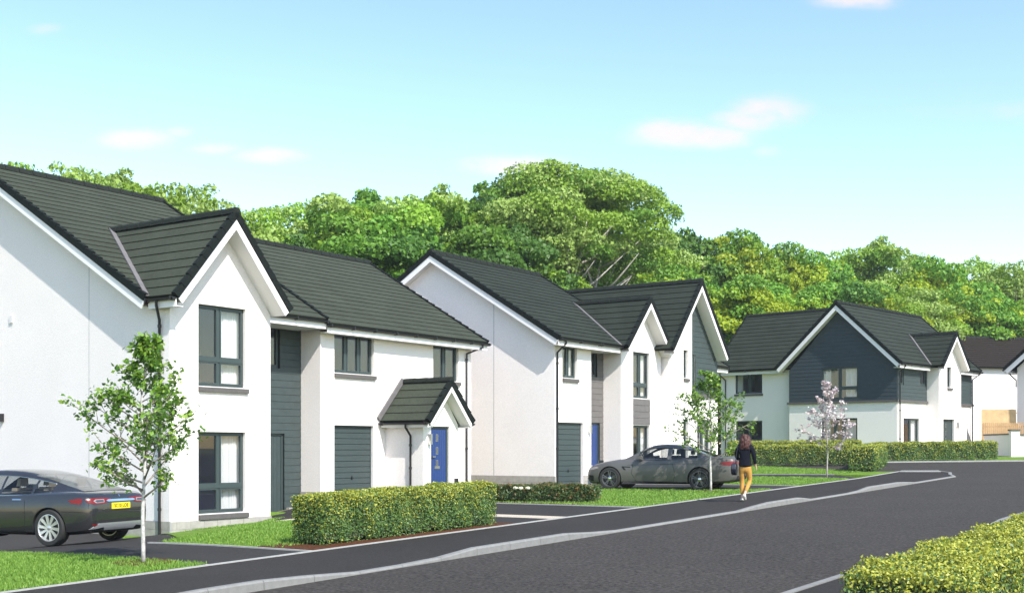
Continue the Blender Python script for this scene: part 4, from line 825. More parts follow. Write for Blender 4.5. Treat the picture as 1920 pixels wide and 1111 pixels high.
# low undergrowth closes the foot of the wood
rng = np.random.default_rng(5); n = 30000; x = rng.uniform(-46, 62, n); y = np.interp(x, [-46, -5, 5, 14, 62], [60, 62, 76, 88, 97]) + rng.uniform(-1.5, 5, n); z = rng.uniform(0, 1, n) ** 1.2 * (2.6 + 1.2 * np.sin(x * .9) + .8 * np.sin(x * 2.3 + 1)); p = np.stack([x, y, z + .6], 1); t, b = frames(np.tile([0, -.6, .6], (n, 1)), rng, .8); sz = .34 * rng.uniform(.6, 1.3, n)
tagp(quads_mesh('undergrowth', p, t, b, sz, sz * .7, [LEAF[2], LEAF[1]], rng.integers(0, 2, n), None, .2), 'dark leafy undergrowth along the foot of the wood', 'undergrowth', None, 'stuff')

# ------------------------------------------------------------------ clipped hedges
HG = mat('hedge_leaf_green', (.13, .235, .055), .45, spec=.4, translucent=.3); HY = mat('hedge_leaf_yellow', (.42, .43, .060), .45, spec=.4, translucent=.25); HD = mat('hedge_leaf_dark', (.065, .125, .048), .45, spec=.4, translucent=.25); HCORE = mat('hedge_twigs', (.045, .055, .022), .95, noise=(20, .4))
SG = mat('shrub_leaf', (.060, .105, .020), .5, translucent=.2); SO = mat('shrub_leaf_bronze', (.20, .12, .03), .5, translucent=.2); FLW = mat('shrub_flower_cream', (.75, .74, .55), .6)
def hedge(name, label, p, q, thick, hgt, n, leaf, mats, yel, seed, group, side=1, zoff=0):
    """clipped box hedge from world point p to q (front bottom line), depth 'thick' to the left of p->q * side"""
    rng = np.random.default_rng(seed); p, q = np.array(p, float), np.array(q, float); d = (q - p); Ln = np.linalg.norm(d); d /= Ln; nb = np.array([-d[1], d[0]]) * side
    root = empty(name, (p[0], p[1], gz(*p) + zoff)); tagp(root, label, 'hedge', group)
    z0 = gz(*p) + zoff
    def W(a, b, z):
        x = p[0] + d[0] * a + nb[0] * b; y = p[1] + d[1] * a + nb[1] * b; g = np.array([gz(i, j) for i, j in zip(x, y)]); return np.stack([x - p[0], y - p[1], z + g + zoff - z0], 1)
    # core
    k = 24; a = np.linspace(.06, Ln - .06, k); ring = [(.05, .10), (.07, hgt - .07), (thick - .07, hgt - .07), (thick - .05, .10)]; vs = []; 
    R = [W(a, np.full(k, b), np.full(k, z)) for b, z in ring]; vs = [tuple(R[j][i]) for i in range(k) for j in range(4)]; fs = [(i * 4 + j, i * 4 + (j + 1) % 4, (i + 1) * 4 + (j + 1) % 4, (i + 1) * 4 + j) for i in range(k - 1) for j in range(4)] + [(0, 1, 2, 3), (k * 4 - 4, k * 4 - 3, k * 4 - 2, k * 4 - 1)]
    mk('branch_core', vs, fs, HCORE, root)
    # surface leaves: front, back, top, ends by area
    ar = np.array([Ln * hgt, Ln * hgt, Ln * thick * 1.3, thick * hgt, thick * hgt]); ar /= ar.sum(); f = rng.choice(5, n, p=ar); u, v = rng.random(n), rng.random(n); inn = rng.random(n) ** 1.5 * .10 - .03
    A = np.where(f < 3, u * Ln, np.where(f == 3, inn, Ln - inn)); Bq = np.where(f == 0, inn, np.where(f == 1, thick - inn, u * thick)); Bq = np.where(f == 2, v * thick, Bq); Zq = np.where(f == 2, hgt - inn, .02 + v * (hgt - .02))
    wob = .03 * np.sin(A * 3.1 + Bq * 4) + .025 * np.sin(A * 7.7 + Zq * 5); Bq = np.where(f == 0, Bq + wob, np.where(f == 1, Bq - wob, Bq)); Zq = np.where(f == 2, Zq + wob * .8, Zq)
    rag = (Zq < .14 + .07 * np.sin(A * 9.1)) & (rng.random(n) < .72); keep = ~rag
    # round the arrises
    Nn = np.zeros((n, 3)); 
    for i, vec in enumerate([(-nb[0], -nb[1], .2), (nb[0], nb[1], .2), (0, 0, 1), (-d[0], -d[1], .2), (d[0], d[1], .2)]): Nn[f == i] = vec
    pos = W(A, Bq, Zq) + rng.normal(size=(n, 3)) * .012; t, b = frames(Nn, rng, .8); sz = leaf * rng.uniform(.6, 1.3, n)
    hfrac = Zq / hgt; cl = .5 + .5 * np.sin(A * 5.3 + Zq * 7 + Bq * 6) * np.sin(A * 11.9 + 2 * Zq); py = np.clip(yel[0] + (yel[1] - yel[0]) * hfrac ** 2.6 + .25 * (cl - .5), 0, .92); r = rng.random(n)  # second leaf colour increases toward the top: on hedges, new growth and painted sunlight
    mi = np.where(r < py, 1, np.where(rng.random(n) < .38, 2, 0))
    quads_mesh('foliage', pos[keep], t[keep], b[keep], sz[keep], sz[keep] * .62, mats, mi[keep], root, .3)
    return root
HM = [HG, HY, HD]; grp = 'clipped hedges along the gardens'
w = lambda u, v: ST.wor(u, v)
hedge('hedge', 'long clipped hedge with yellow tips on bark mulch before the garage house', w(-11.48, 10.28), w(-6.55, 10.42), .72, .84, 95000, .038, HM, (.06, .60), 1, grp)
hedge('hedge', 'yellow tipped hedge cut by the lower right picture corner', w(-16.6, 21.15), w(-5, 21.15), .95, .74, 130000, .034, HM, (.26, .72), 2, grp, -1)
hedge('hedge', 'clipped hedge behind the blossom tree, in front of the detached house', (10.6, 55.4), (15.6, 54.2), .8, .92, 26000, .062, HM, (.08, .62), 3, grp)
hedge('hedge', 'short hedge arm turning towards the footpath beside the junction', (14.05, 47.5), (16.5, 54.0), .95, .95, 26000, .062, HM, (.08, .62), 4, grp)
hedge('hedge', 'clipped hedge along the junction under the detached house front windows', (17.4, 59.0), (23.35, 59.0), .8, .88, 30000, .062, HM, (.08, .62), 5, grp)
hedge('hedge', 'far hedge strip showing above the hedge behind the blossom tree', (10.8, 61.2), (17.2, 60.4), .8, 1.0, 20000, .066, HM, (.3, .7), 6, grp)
hedge('shrub_row', 'low dark green shrub row with bronze leaves beside the middle lawn', w(-.72, 6.0), w(.1, 8.75), .9, .42, 15000, .06, [SG, SO, HD], (.08, .28), 7, 'low planting by the drives')
hedge('shrub_row', 'low leafy ground planting showing under the parked coupe', w(10.0, 3.0), w(10.0, 8.2), .5, .26, 5000, .07, [LEAF[0], LEAF[4], HG], (.3, .3), 8, 'low planting by the drives')
for i, (u, v) in enumerate(((-.52, 6.35), (-.55, 6.85), (-.60, 7.05), (-.5, 7.2))):
    x, y = w(u - .02, v); rng = np.random.default_rng(40 + i); n = 120; d_ = unit(rng.normal(size=(n, 3))); pz = d_ * np.array([.055, .055, .03]); t, b = frames(d_, rng, .4); o = quads_mesh('flower_head', pz, t, b, np.full(n, .04), np.full(n, .035), [FLW]); o.location = (x, y, gz(x, y) + .40)
    tagp(o, ['cream flower head on the shrub row, nearest the yellow tipped hedge', 'large cream flower head second along the low shrub row', 'cream flower head third along the low shrub row', 'cream flower head fourth along the low shrub row'][i], 'flower', 'cream flowers on the shrub row')

# ------------------------------------------------------------------ young street trees
def young_tree(name, label, base, H, spread, crown0, nb, leaves, leaf, lm, bark, seed, r0=.035, flower=False):
    rng = np.random.default_rng(seed); root = empty(name, (base[0], base[1], gz(*base))); tagp(root, label, 'tree', 'young trees along the footpath')
    mbt = MB(); k = 14; pts = [Vector((.02 * math.sin(i * .9 + seed) * i / 4, .02 * math.cos(i * .7) * i / 4, H * i / (k - 1) * .97 - (.05 if i == 0 else 0))) for i in range(k)]
    mbt.tube(pts, [r0 * (1 - .9 * i / (k - 1)) ** .8 for i in range(k)], 9); trunk = mbt.build('trunk', bark, root, smooth=True)
    mbb = MB(); P = []; Dd = []
    for i in range(nb):
        f = crown0 + (.95 - crown0) * ((i + .5) / nb) ** 1.0; ii = f * (k - 1); j = int(ii); p = pts[j].lerp(pts[min(j + 1, k - 1)], ii - j)
        a = i * 2.4 + rng.uniform(-.5, .5); fc = (f - crown0) / (.95 - crown0); prof = min(1, .62 + fc * 2.4) if fc < .22 else 1.08 - .92 * (fc - .22) / .78; ln = spread * 1.12 * prof * rng.uniform(.7, 1.15)
        up = rng.uniform(.35, .8) + (.5 if f > .75 else 0); dirv = Vector((math.cos(a), math.sin(a), up)).normalized(); q = p + dirv * ln; m_ = p.lerp(q, .5) + Vector((0, 0, -.03 * ln)); rr = r0 * (1 - f) * .55 + .004
        mbb.tube([p, m_, q], [rr, rr * .7, rr * .25], 5); tw = [(p, m_, q)]
        for s_ in range(5):
            g = rng.uniform(.3, .95); c = p.lerp(q, g); dv = (dirv + Vector(rng.normal(size=3)) * .55); dv.normalize(); l2 = ln * rng.uniform(.22, .42); e = c + dv * l2; mbb.tube([c, e], [rr * .4, .002], 4); tw.append((c, c.lerp(e, .5), e))
        for (s0, m0, e0) in tw:
            nl = int(leaves / nb / 6); 
            for _ in range(nl):
                g = rng.uniform(.38, 1.05); c = s0.lerp(m0, g * 2) if g < .5 else m0.lerp(e0, g * 2 - 1); P.append(c + Vector(rng.normal(size=3)) * (.045 if not flower else .03)); Dd.append(dirv)
    mbb.build('branches', TWIG, root, smooth=True)
    P = np.array(P); n = len(P); nrm = unit(rng.normal(size=(n, 3)) * .6 + np.array([0, 0, .9])); t, b = frames(nrm, rng, .5); sz = leaf * rng.uniform(.65, 1.3, n)
    quads_mesh('crown' if not flower else 'blossom', P, t, b, sz, sz * (.62 if not flower else .95), lm, rng.choice(len(lm), n, p=[.42, .38, .20] if len(lm) == 3 else None), root, .3); return root
YL = [mat('birch_leaf', (.17, .32, .03), .45, translucent=.35), mat('birch_leaf_deep', (.075, .17, .022), .45, translucent=.3), mat('birch_leaf_light', (.28, .42, .055), .45, translucent=.35)]
BL = [mat('blossom_pink', (.66, .55, .55), .7, translucent=.3), mat('blossom_white', (.76, .72, .70), .7, translucent=.3), mat('blossom_mauve', (.42, .33, .35), .7, translucent=.3)]
young_tree('young_tree', 'young white barked birch beside the near drive and parked saloon', w(-14.70, 9.6), 3.62, 1.02, .28, 42, 4300, .084, YL, BIRCH, 3, .034)
young_tree('young_tree', 'young white barked birch in front of the parked coupe', w(5.75, 9.42), 3.6, 1.15, .26, 36, 3600, .092, YL, BIRCH, 8, .036)
young_tree('blossom_tree', 'slender pink blossom tree on the grass before the detached house', w(15.0, 9.55), 3.55, 1.05, .27, 26, 2300, .080, BL, BARK, 5, .030, True)

# ------------------------------------------------------------------ grass blades on the lawns
GB = [mat('grass_blade', (.14, .26, .030), .6, translucent=.3), mat('grass_blade_light', (.22, .36, .055), .6, translucent=.3)]
def inside(poly, u, v):
    r = np.zeros(len(u), bool)
    for (a, b), (c, d) in zip(poly, poly[1:] + poly[:1]):
        cond = ((b > v) != (d > v)) & (u < (c - a) * (v - b) / (d - b + 1e-12) + a); r ^= cond
    return r
def grass(poly, n, h, wd, seed, label):
    rng = np.random.default_rng(seed); us = [p[0] for p in poly]; vs = [p[1] for p in poly]; u = rng.uniform(min(us), max(us), n); v = rng.uniform(min(vs), max(vs), n); m = inside(poly, u, v); u, v = u[m], v[m]; n = len(u)
    x = ST.o[0] + u * ST.U[0] + v * ST.V[0]; y = ST.o[1] + u * ST.U[1] + v * ST.V[1]; z = np.array([zg(i, j) for i, j in zip(u, v)]) + .02
    hh = h * rng.uniform(.5, 1.3, n); t = unit(np.stack([rng.normal(size=n) * .35, rng.normal(size=n) * .35, np.ones(n)], 1)); r = rng.normal(size=(n, 3)); b = unit(np.cross(t, r)); c = np.stack([x, y, z], 1) + t * (hh * .48)[:, None]
    tagp(quads_mesh('grass', c, t, b, hh, np.full(n, wd), GB, (rng.random(n) < .4).astype(int)), label, 'grass', None, 'stuff')
grass([(-19, 4.5), (-14.36, 4.5), (-14.36, BV - .04), (-19, BV - .04)], 42000, .055, .016, 1, 'mown grass on the near lawn at the birch foot')
grass([(-12.08, 6.75), (-7.6, 4.7), (-7.6, 1.2), (-6.9, .95), (-3.5, .95), (-3.5, 1.5), (-6.4, 2.6), (-6.4, 9.35), (-12.08, 9.9)], 40000, .055, .018, 2, 'mown grass between the near drive and the bay house')
grass(lawns['c'], 40000, .055, .022, 3, 'mown grass between the low shrubs and the coupe drive')
grass(lawns['d'], 18000, .055, .026, 4, 'mown grass around the blossom tree')
grass(lawns['e'], 18000, .055, .026, 5, 'mown grass strip before the clipped hedges')
# ------------------------------------------------------------------ cars
from mathutils.bvhtree import BVHTree
TYRE = mat('tyre_rubber', (.018, .018, .018), .8); ARCH = mat('arch_liner', (.008, .008, .009), .9); CHROME = mat('chrome', (.75, .76, .78), .12, metal=1); SILVER = mat('silver_trim', (.50, .51, .53), .3, metal=.6)
REDL = mat('tail_lamp_red', (.16, .006, .005), .3); LENSD = mat('lamp_dark_lens', (.05, .045, .05), .1, clear=1); LENSW = mat('lamp_clear_lens', (.30, .26, .27), .25)
YPL = mat('plate_yellow', (.85, .66, .02), .5); INK = mat('plate_ink', (.01, .01, .01), .6); LEATHER = mat('seat_beige', (.40, .33, .25), .7); SEATD = mat('seat_dark', (.05, .05, .055), .7); CABIN = mat('cabin_dark', (.03, .03, .032), .8); SEAM = mat('panel_seam', (.008, .008, .008), .8)
CGLASS = glass('car_glass', (.72, .74, .73), 1.0, .05); RGLASS = glass('car_rear_glass', (.45, .46, .46), 1.2, .10)
def curve(pts):
    """smooth monotone-ish interpolation through (x, y) pairs"""
    X = np.array([p[0] for p in pts], float); Y = np.array([p[1] for p in pts], float); d = np.diff(Y) / np.diff(X); m = np.zeros(len(X)); m[1:-1] = np.where(d[:-1] * d[1:] > 0, 2 * d[:-1] * d[1:] / (d[:-1] + d[1:] + 1e-12), 0); m[0] = d[0]; m[-1] = d[-1]
    def f(x):
        x = min(max(x, X[0]), X[-1]); i = min(int(np.searchsorted(X, x, 'right')) - 1, len(X) - 2); h = X[i + 1] - X[i]; t = (x - X[i]) / h
        return float((2 * t**3 - 3 * t**2 + 1) * Y[i] + (t**3 - 2 * t**2 + t) * h * m[i] + (-2 * t**3 + 3 * t**2) * Y[i + 1] + (t**3 - t**2) * h * m[i + 1])
    return f
def cut_arches(o, xs, r, y0=.52):
    tmp = []
    for x in xs:
        for s_ in (-1, 1):
            mbc = MB(); n = 40; ring = [(x + r * math.cos(2 * math.pi * k / n), r * math.sin(2 * math.pi * k / n) + r - .03) for k in range(n)]
            mbc.prism([(a, s_ * y0, c) for a, c in ring], [(a, s_ * 1.3, c) for a, c in ring]); c = mbc.build('cutter', ARCH); tmp.append(c)
            md = o.modifiers.new('b', 'BOOLEAN'); md.operation = 'DIFFERENCE'; md.object = c; md.solver = 'EXACT'; md.material_mode = 'TRANSFER' if hasattr(md, 'material_mode') else md.material_mode
    par = o.parent; o.parent = None; dg = bpy.context.evaluated_depsgraph_get(); me = bpy.data.meshes.new_from_object(o.evaluated_get(dg)); old = o.data; o.modifiers.clear(); o.data = me; o.parent = par
    for c in tmp: bpy.data.objects.remove(c, do_unlink=True)
    return o
class Car:
    def __init__(s, name, label, wx, wy, zc, heading, spec, scale=1.0):
        s.S = spec; s.root = empty(name, (wx, wy, zc), heading); s.root.scale = (scale,) * 3; tagp(s.root, label, 'car', 'parked cars')
        L = spec['L']; s.f = {k: curve(v) for k, v in spec['curves'].items()}; f = s.f
        xs = sorted(set([0, .015, .04, .08, .14] + list(np.linspace(.2, L - .2, 64)) + [L - .14, L - .08, L - .04, L - .015, L])); V = []; Fc = []; MI = []
        def ring(x):
            w, zl, zs, zt = f['w'](x), f['zl'](x), f['zs'](x), f['zt'](x); mid = zl + (zs - zl) * .45
            h = [(0, zl), (w * .82, zl), (w * .955, zl + .06), (w * .985, zl + (zs - zl) * .22), (w, mid), (w * .998, zl + (zs - zl) * .66), (w * .978, zs - .10 * (zs - zl) / .7), (w * .945, zs - .025), (w * .90, zs), (w * .76, zs + (zt - zs) * .62), (w * .42, zt - .006), (0, zt)]
            return [(x, y, z) for y, z in h] + [(x, -y, z) for y, z in h[-2:0:-1]]
        R = [ring(x) for x in xs]; m = len(R[0])
        for r in R: V += r
        for i in range(len(R) - 1):
            for j in range(m):
                Fc.append((i * m + j, i * m + (j + 1) % m, (i + 1) * m + (j + 1) % m, (i + 1) * m + j)); xm = (xs[i] + xs[i + 1]) / 2
                MI.append(1 if (j in (9, 10, 11, 12)) and spec['cab'][0] < xm < spec['cab'][1] else (2 if j in (0, m - 1) else 0))
        Fc += [tuple(range(m)), tuple(range((len(R) - 1) * m, len(R) * m))]; MI += [0, 0]
        b = mk('body', V, Fc, [spec['paint'], CABIN, ARCH], s.root); b.data.polygons.foreach_set('material_index', MI)
        cut_arches(b, spec['axles'], spec['arch'])
        autosmooth(b, 32); s.body = b
        # greenhouse
        g0, g1 = spec['cab2']; gx = list(np.linspace(g0, g1, 60)); G = []
        for x in gx:
            zb = f['zs'](x) + .0; zr = f['zr'](x); wb = f['wb'](x); wt = f['wt'](x); hh = max(zr - zb, .004)
            k = min(1, hh / .30); h = [(wb, zb - .012), (wb + (wt - wb) * .5 + .018 * k, zb + hh * .42), (wt + .045 * k, zb + hh * (.74)), (wt * .985, zb + hh * .91), (wt * .80, zb + hh * .972), (wt * .42, zb + hh * .997), (0, zb + hh)]
            G.append([(x, y, z) for y, z in h] + [(x, -y, z) for y, z in h[-2::-1]])
        m = len(G[0]); s.G = G; kinds = {}
        for i in range(len(G) - 1):
            xm = (gx[i] + gx[i + 1]) / 2
            for j in range(m - 1):
                jj = min(j, m - 2 - j); k = 'roof'
                if jj in (0, 1):
                    for n_, (a, b_) in spec['side_glass'].items():
                        if a < xm < b_: k = ('side_window', n_, j < m / 2)
                elif jj >= 3 and xm < spec['rear_glass']: k = 'rear_window'
                elif jj >= 3 and xm > spec['screen']: k = 'windscreen'
                kinds.setdefault(k, []).append((i, j))
        for k, cells in kinds.items():
            idx = {}; vs = []; fs = []
            for (i, j) in cells:
                q = []
                for (a, b_) in ((i, j), (i, j + 1), (i + 1, j + 1), (i + 1, j)):
                    if (a, b_) not in idx: idx[(a, b_)] = len(vs); vs.append(G[a][b_])
                    q.append(idx[(a, b_)])
                fs.append(tuple(q))
            nm = k if isinstance(k, str) else k[0]; o = mk(nm, vs, fs, spec['paint'] if k == 'roof' else (CGLASS if nm != 'rear_window' else RGLASS), s.root, smooth=True)
            if k == 'roof': s.roof = o
        bm = bmesh.new(); bm.from_mesh(s.body.data); bm.from_mesh(s.roof.data); s.bvh = BVHTree.FromBMesh(bm); bm.free()
    def decal(s, name, poly, axis, m, off=.006, parent=None, step=.06, sign=1):
        """sheet pressed onto the bodywork: axis 'r' seen from the rear (y, z), 's' from the side (x, z), 't' from above (x, y)"""
        bm = bmesh.new(); f = bm.faces.new([bm.verts.new((a, b, 0)) for a, b in poly]); bmesh.ops.triangulate(bm, faces=[f])
        for ax in (0, 1):
            lo = min(p[ax] for p in poly); hi = max(p[ax] for p in poly); n = int((hi - lo) / step)
            for i in range(1, n + 1):
                co = [0, 0, 0]; no = [0, 0, 0]; co[ax] = lo + (hi - lo) * i / (n + 1); no[ax] = 1; bmesh.ops.bisect_plane(bm, geom=bm.verts[:] + bm.edges[:] + bm.faces[:], plane_co=co, plane_no=no)
        for v in bm.verts:
            a, b = v.co.x, v.co.y
            o, d = {'r': (Vector((-2, a, b)), Vector((1, 0, 0))), 'f': (Vector((9, a, b)), Vector((-1, 0, 0))), 's': (Vector((a, 3 * sign, b)), Vector((0, -sign, 0))), 't': (Vector((a, b, 4)), Vector((0, 0, -1)))}[axis]
            h_ = s.bvh.ray_cast(o, d)
            v.co = h_[0] - d * off if h_[0] is not None else (o + d * 2)
        r = bmesh.ops.extrude_face_region(bm, geom=bm.faces[:]); dv = {'r': (off, 0, 0), 'f': (-off, 0, 0), 's': (0, -off * sign, 0), 't': (0, 0, -off)}[axis]
        bmesh.ops.translate(bm, verts=[v for v in r['geom'] if isinstance(v, bmesh.types.BMVert)], vec=dv); bmesh.ops.recalc_face_normals(bm, faces=bm.faces)
        me = bpy.data.meshes.new(name); bm.to_mesh(me); bm.free(); me.materials.append(m); o = bpy.data.objects.new(name, me); COL.objects.link(o); o.parent = parent or s.root; return autosmooth(o, 40)
    def line(s, pts, w, axis, name='panel_seam', m=SEAM, sign=1, off=.0025):
        """thin strip along a polyline"""
        P = [Vector(p) for p in pts]; L_, R_ = [], []
        for i, p in enumerate(P):
            t = (P[min(i + 1, len(P) - 1)] - P[max(i - 1, 0)]).normalized(); n_ = Vector((-t.y, t.x)); L_.append(p + n_ * w / 2); R_.append(p - n_ * w / 2)
        return s.decal(name, [tuple(p) for p in L_ + R_[::-1]], axis, m, off, None, .12, sign)
    def wheels(s, r, wd, y, spokes, dark, twist=.0):
        for x in s.S['axles']:
            for sg in (1, -1):
                w = empty('wheel'); w.parent = s.root; w.location = (x, sg * y, r); w.rotation_euler = (0, 0, 0 if sg == 1 else math.pi)
                mbw = MB(); rr = r * .73; mbw.lathe([(rr, -wd), (r * .93, -wd), (r * .985, -wd * .9), (r, -wd * .7), (r, -wd * .3), (r * .985, -.02), (r * .93, 0), (rr + .012, 0), (rr, -.012)], 44, closed=True); autosmooth(mbw.build('tyre', TYRE, w), 40)
                mbw = MB(); mbw.lathe([(rr, -.006), (rr, -wd), (rr - .02, -wd), (rr - .022, -.02), (rr - .012, -.004)], 44, closed=True); autosmooth(mbw.build('rim', s.S['rim'], w), 40)
                mbw = MB(); mbw.lathe([(.0, -.11), (rr - .06, -.11), (rr - .06, -.10), (0, -.10)], 28); autosmooth(mbw.build('brake_disc', DISCD, w), 40)
                mbw = MB(); mbw.lathe([(0, -.16), (rr - .01, -.16)], 28); mbw.build('hub_back', ARCH, w)
                for a0 in spokes:
                    mbs = MB(); c, sn = math.cos(a0), math.sin(a0); c2, s2 = math.cos(a0 + twist), math.sin(a0 + twist); w0, w1 = s.S['spoke']
                    A = Vector((c, 0, sn)) * .045; B = Vector((c2, 0, s2)) * (rr - .012); tA = Vector((-sn, 0, c)); tB = Vector((-s2, 0, c2))
                    mbs.prism([A - tA * w0 + Vector((0, -.022, 0)), A + tA * w0 + Vector((0, -.022, 0)), A + tA * w0 * .6 + Vector((0, -.05, 0)), A - tA * w0 * .6 + Vector((0, -.05, 0))], [B - tB * w1 + Vector((0, -.008, 0)), B + tB * w1 + Vector((0, -.014, 0)), B + tB * w1 * .6 + Vector((0, -.05, 0)), B - tB * w1 * .6 + Vector((0, -.05, 0))]); mbs.build('spoke', s.S['rim'], w)
                mbw = MB(); mbw.lathe([(0, -.012), (.034, -.014), (.06, -.03), (.06, -.06)], 20); autosmooth(mbw.build('hub_cap', s.S.get('hub', s.S['rim']), w), 40)
    def seats(s, rows, m, zb):
        for x in rows:
            for y in (-.36, .36):
                mbx = MB(); mbx.prism([(x - .02, y - .23, zb - .3), (x + .12, y - .23, zb - .3), (x + .02, y - .20, zb + .14), (x - .09, y - .20, zb + .14)], [(x - .02, y + .23, zb - .3), (x + .12, y + .23, zb - .3), (x + .02, y + .20, zb + .14), (x - .09, y + .20, zb + .14)]); o = mbx.build('seat', m, s.root)
                mbx = MB(); mbx.prism([(x - .09, y - .12, zb + .17), (x - .01, y - .12, zb + .17), (x - .03, y - .10, zb + .33), (x - .10, y - .10, zb + .33)], [(x - .09, y + .12, zb + .17), (x - .01, y + .12, zb + .17), (x - .03, y + .10, zb + .33), (x - .10, y + .10, zb + .33)]); mbx.tube([(x - .05, y - .06, zb + .1), (x - .05, y - .06, zb + .2)], .008, 5); mbx.tube([(x - .05, y + .06, zb + .1), (x - .05, y + .06, zb + .2)], .008, 5)
                hr = mbx.build('headrest', m, o)
PAINT1 = mat('car_paint_dark_grey', (.029, .029, .032), .26, metal=.3, clear=1); PAINT2 = mat('car_paint_satin_grey', (.115, .11, .105), .45, metal=.3, clear=.15)
# saloon at the near drive; x runs from the tail (0) to the nose
RIM1 = mat('alloy_silver', (.62, .63, .65), .32, metal=.7); RIM2 = mat('alloy_dark', (.13, .13, .135), .35, metal=.5); DISCD = mat('brake_disc_dark', (.05, .05, .052), .5)
sp1 = dict(L=4.97, paint=PAINT1, rim=RIM1, axles=(.90, 3.86), arch=.385, cab=(.62, 3.5), cab2=(.36, 3.68), rear_glass=1.52, screen=2.78, side_glass={'quarter': (.98, 1.36), 'rear': (1.42, 2.15), 'front': (2.24, 3.22)}, spoke=(.020, .034),
 curves=dict(w=[(0, .70), (.03, .79), (.10, .86), (.3, .915), (.7, .955), (1.1, .975), (2.2, .955), (3.4, .955), (4.1, .96), (4.6, .90), (4.85, .80), (4.97, .62)], zl=[(0, .50), (.02, .38), (.10, .27), (.5, .22), (1, .20), (4, .19), (4.7, .22), (4.97, .34)],
  zs=[(0, .76), (.02, .84), (.06, .92), (.16, .965), (.5, 1.015), (1.0, 1.005), (1.7, .965), (2.6, .945), (3.4, .925), (4.1, .87), (4.6, .76), (4.85, .66), (4.97, .56)], zt=[(0, .80), (.02, .90), (.06, .975), (.12, 1.005), (.3, 1.035), (.7, 1.06), (2, 1.04), (3.3, 1.02), (3.8, .985), (4.3, .90), (4.7, .77), (4.97, .58)],
  zr=[(.36, 1.045), (.7, 1.14), (1.1, 1.26), (1.5, 1.355), (2.0, 1.43), (2.4, 1.445), (2.75, 1.42), (3.1, 1.30), (3.4, 1.14), (3.68, .99)], wb=[(.36, .70), (.8, .80), (1.3, .855), (2, .865), (3.0, .86), (3.68, .80)], wt=[(.36, .60), (.8, .60), (1.4, .585), (2.2, .60), (2.8, .61), (3.3, .66), (3.68, .72)]))
hd = math.atan2(-ST.V[1], -ST.V[0])
def car_at(u, v, ang, rearx):   # world position of the tail centre, on the ground
    x, y = ST.wor(u, v); return x - math.cos(ang) * rearx, y - math.sin(ang) * rearx
hd = math.radians(158); wx1, wy1 = -8.775, 23.2     # contact point of the near rear wheel
bx_ = wx1 - (math.cos(hd) * .90 - math.sin(hd) * .965); by_ = wy1 - (math.sin(hd) * .90 + math.cos(hd) * .965); zc1 = gz(wx1, wy1) + .01
c1 = Car('parked_car', 'dark grey saloon with yellow rear plate parked on the near drive', bx_, by_, zc1, hd, sp1)
c1.wheels(.352, .245, .965, [2 * math.pi * k / 10 for k in range(10)], False, .12); c1.seats((2.15, 1.35), LEATHER, .94)
D = c1.decal
yel = D('number_plate', [(-.26, .70), (.26, .70), (.26, .815), (-.26, .815)], 'r', YPL, .016)
for sg in (1, -1):
    tl = D('tail_lamp', [(sg * .26, .855), (sg * .26, .905), (sg * .50, .925), (sg * .74, .92), (sg * .84, .90), (sg * .84, .835), (sg * .72, .80), (sg * .5, .805)], 'r', REDL, .010); 
    D('lamp_lens', [(sg * .46, .835), (sg * .46, .895), (sg * .68, .895), (sg * .74, .865), (sg * .68, .825)], 'r', LENSW, .014, tl); D('lamp_lens', [(sg * .48, .847), (sg * .48, .883), (sg * .66, .883), (sg * .70, .865), (sg * .66, .838)], 'r', LENSD, .017, tl)
    D('side_marker', [(.20, .80), (.17, .90), (.26, .915), (.46, .875), (.40, .825)], 's', REDL, .006, None, .05, sg)
    D('reflector', [(sg * .50, .385), (sg * .50, .405), (sg * .74, .43), (sg * .76, .41), (sg * .70, .39)], 'r', REDL, .02)
D('chrome_strip', [(-.42, .862), (-.36, .888), (.36, .888), (.42, .862), (.36, .845), (-.36, .845)], 'r', CHROME, .022)
D('boot_seam', [(-.60, .66), (-.60, .665), (.60, .665), (.60, .66)], 'r', SEAM, .003)
D('diffuser', [(-.80, .33), (-.72, .37), (-.60, .44), (.60, .44), (.72, .37), (.80, .33), (.60, .345), (.46, .36), (.42, .30), (-.42, .30), (-.46, .36), (-.60, .345)], 'r', SILVER, .022)
D('lower_valance', [(-.70, .30), (.70, .30), (.60, .34), (-.60, .34)], 'r', ARCH, .012)
D('tailgate_emblem', [(-.03, .975), (.03, .975), (.012, .968), (.007, .93), (-.007, .93), (-.012, .968)], 'r', CHROME, .012)
def text(s_, size, m, parent, loc, rot, name, extr=.002):
    cu = bpy.data.curves.new(name, 'FONT'); cu.body = s_; cu.size = size; cu.align_x = 'CENTER'; cu.align_y = 'CENTER'; cu.extrude = extr; ob = bpy.data.objects.new(name, cu); COL.objects.link(ob); dg = bpy.context.evaluated_depsgraph_get(); me = bpy.data.meshes.new_from_object(ob.evaluated_get(dg)); bpy.data.objects.remove(ob); o = bpy.data.objects.new(name, me); me.materials.append(m); COL.objects.link(o); o.parent = parent; o.location = loc; o.rotation_euler = rot; return o
hit = c1.bvh.ray_cast(Vector((-2, 0, .757)), Vector((1, 0, 0)))[0]; hit2 = c1.bvh.ray_cast(Vector((-2, 0, .80)), Vector((1, 0, 0)))[0]; hit0 = c1.bvh.ray_cast(Vector((-2, 0, .71)), Vector((1, 0, 0)))[0]
tilt = math.atan2(hit2.x - hit0.x, .09)
t_ = text('SC10 LOE', .098, INK, yel, (hit.x - .019, 0, .757), (math.pi / 2 + tilt * 0, 0, -math.pi / 2), 'plate_lettering'); t_.scale = (.98, 1, 1)
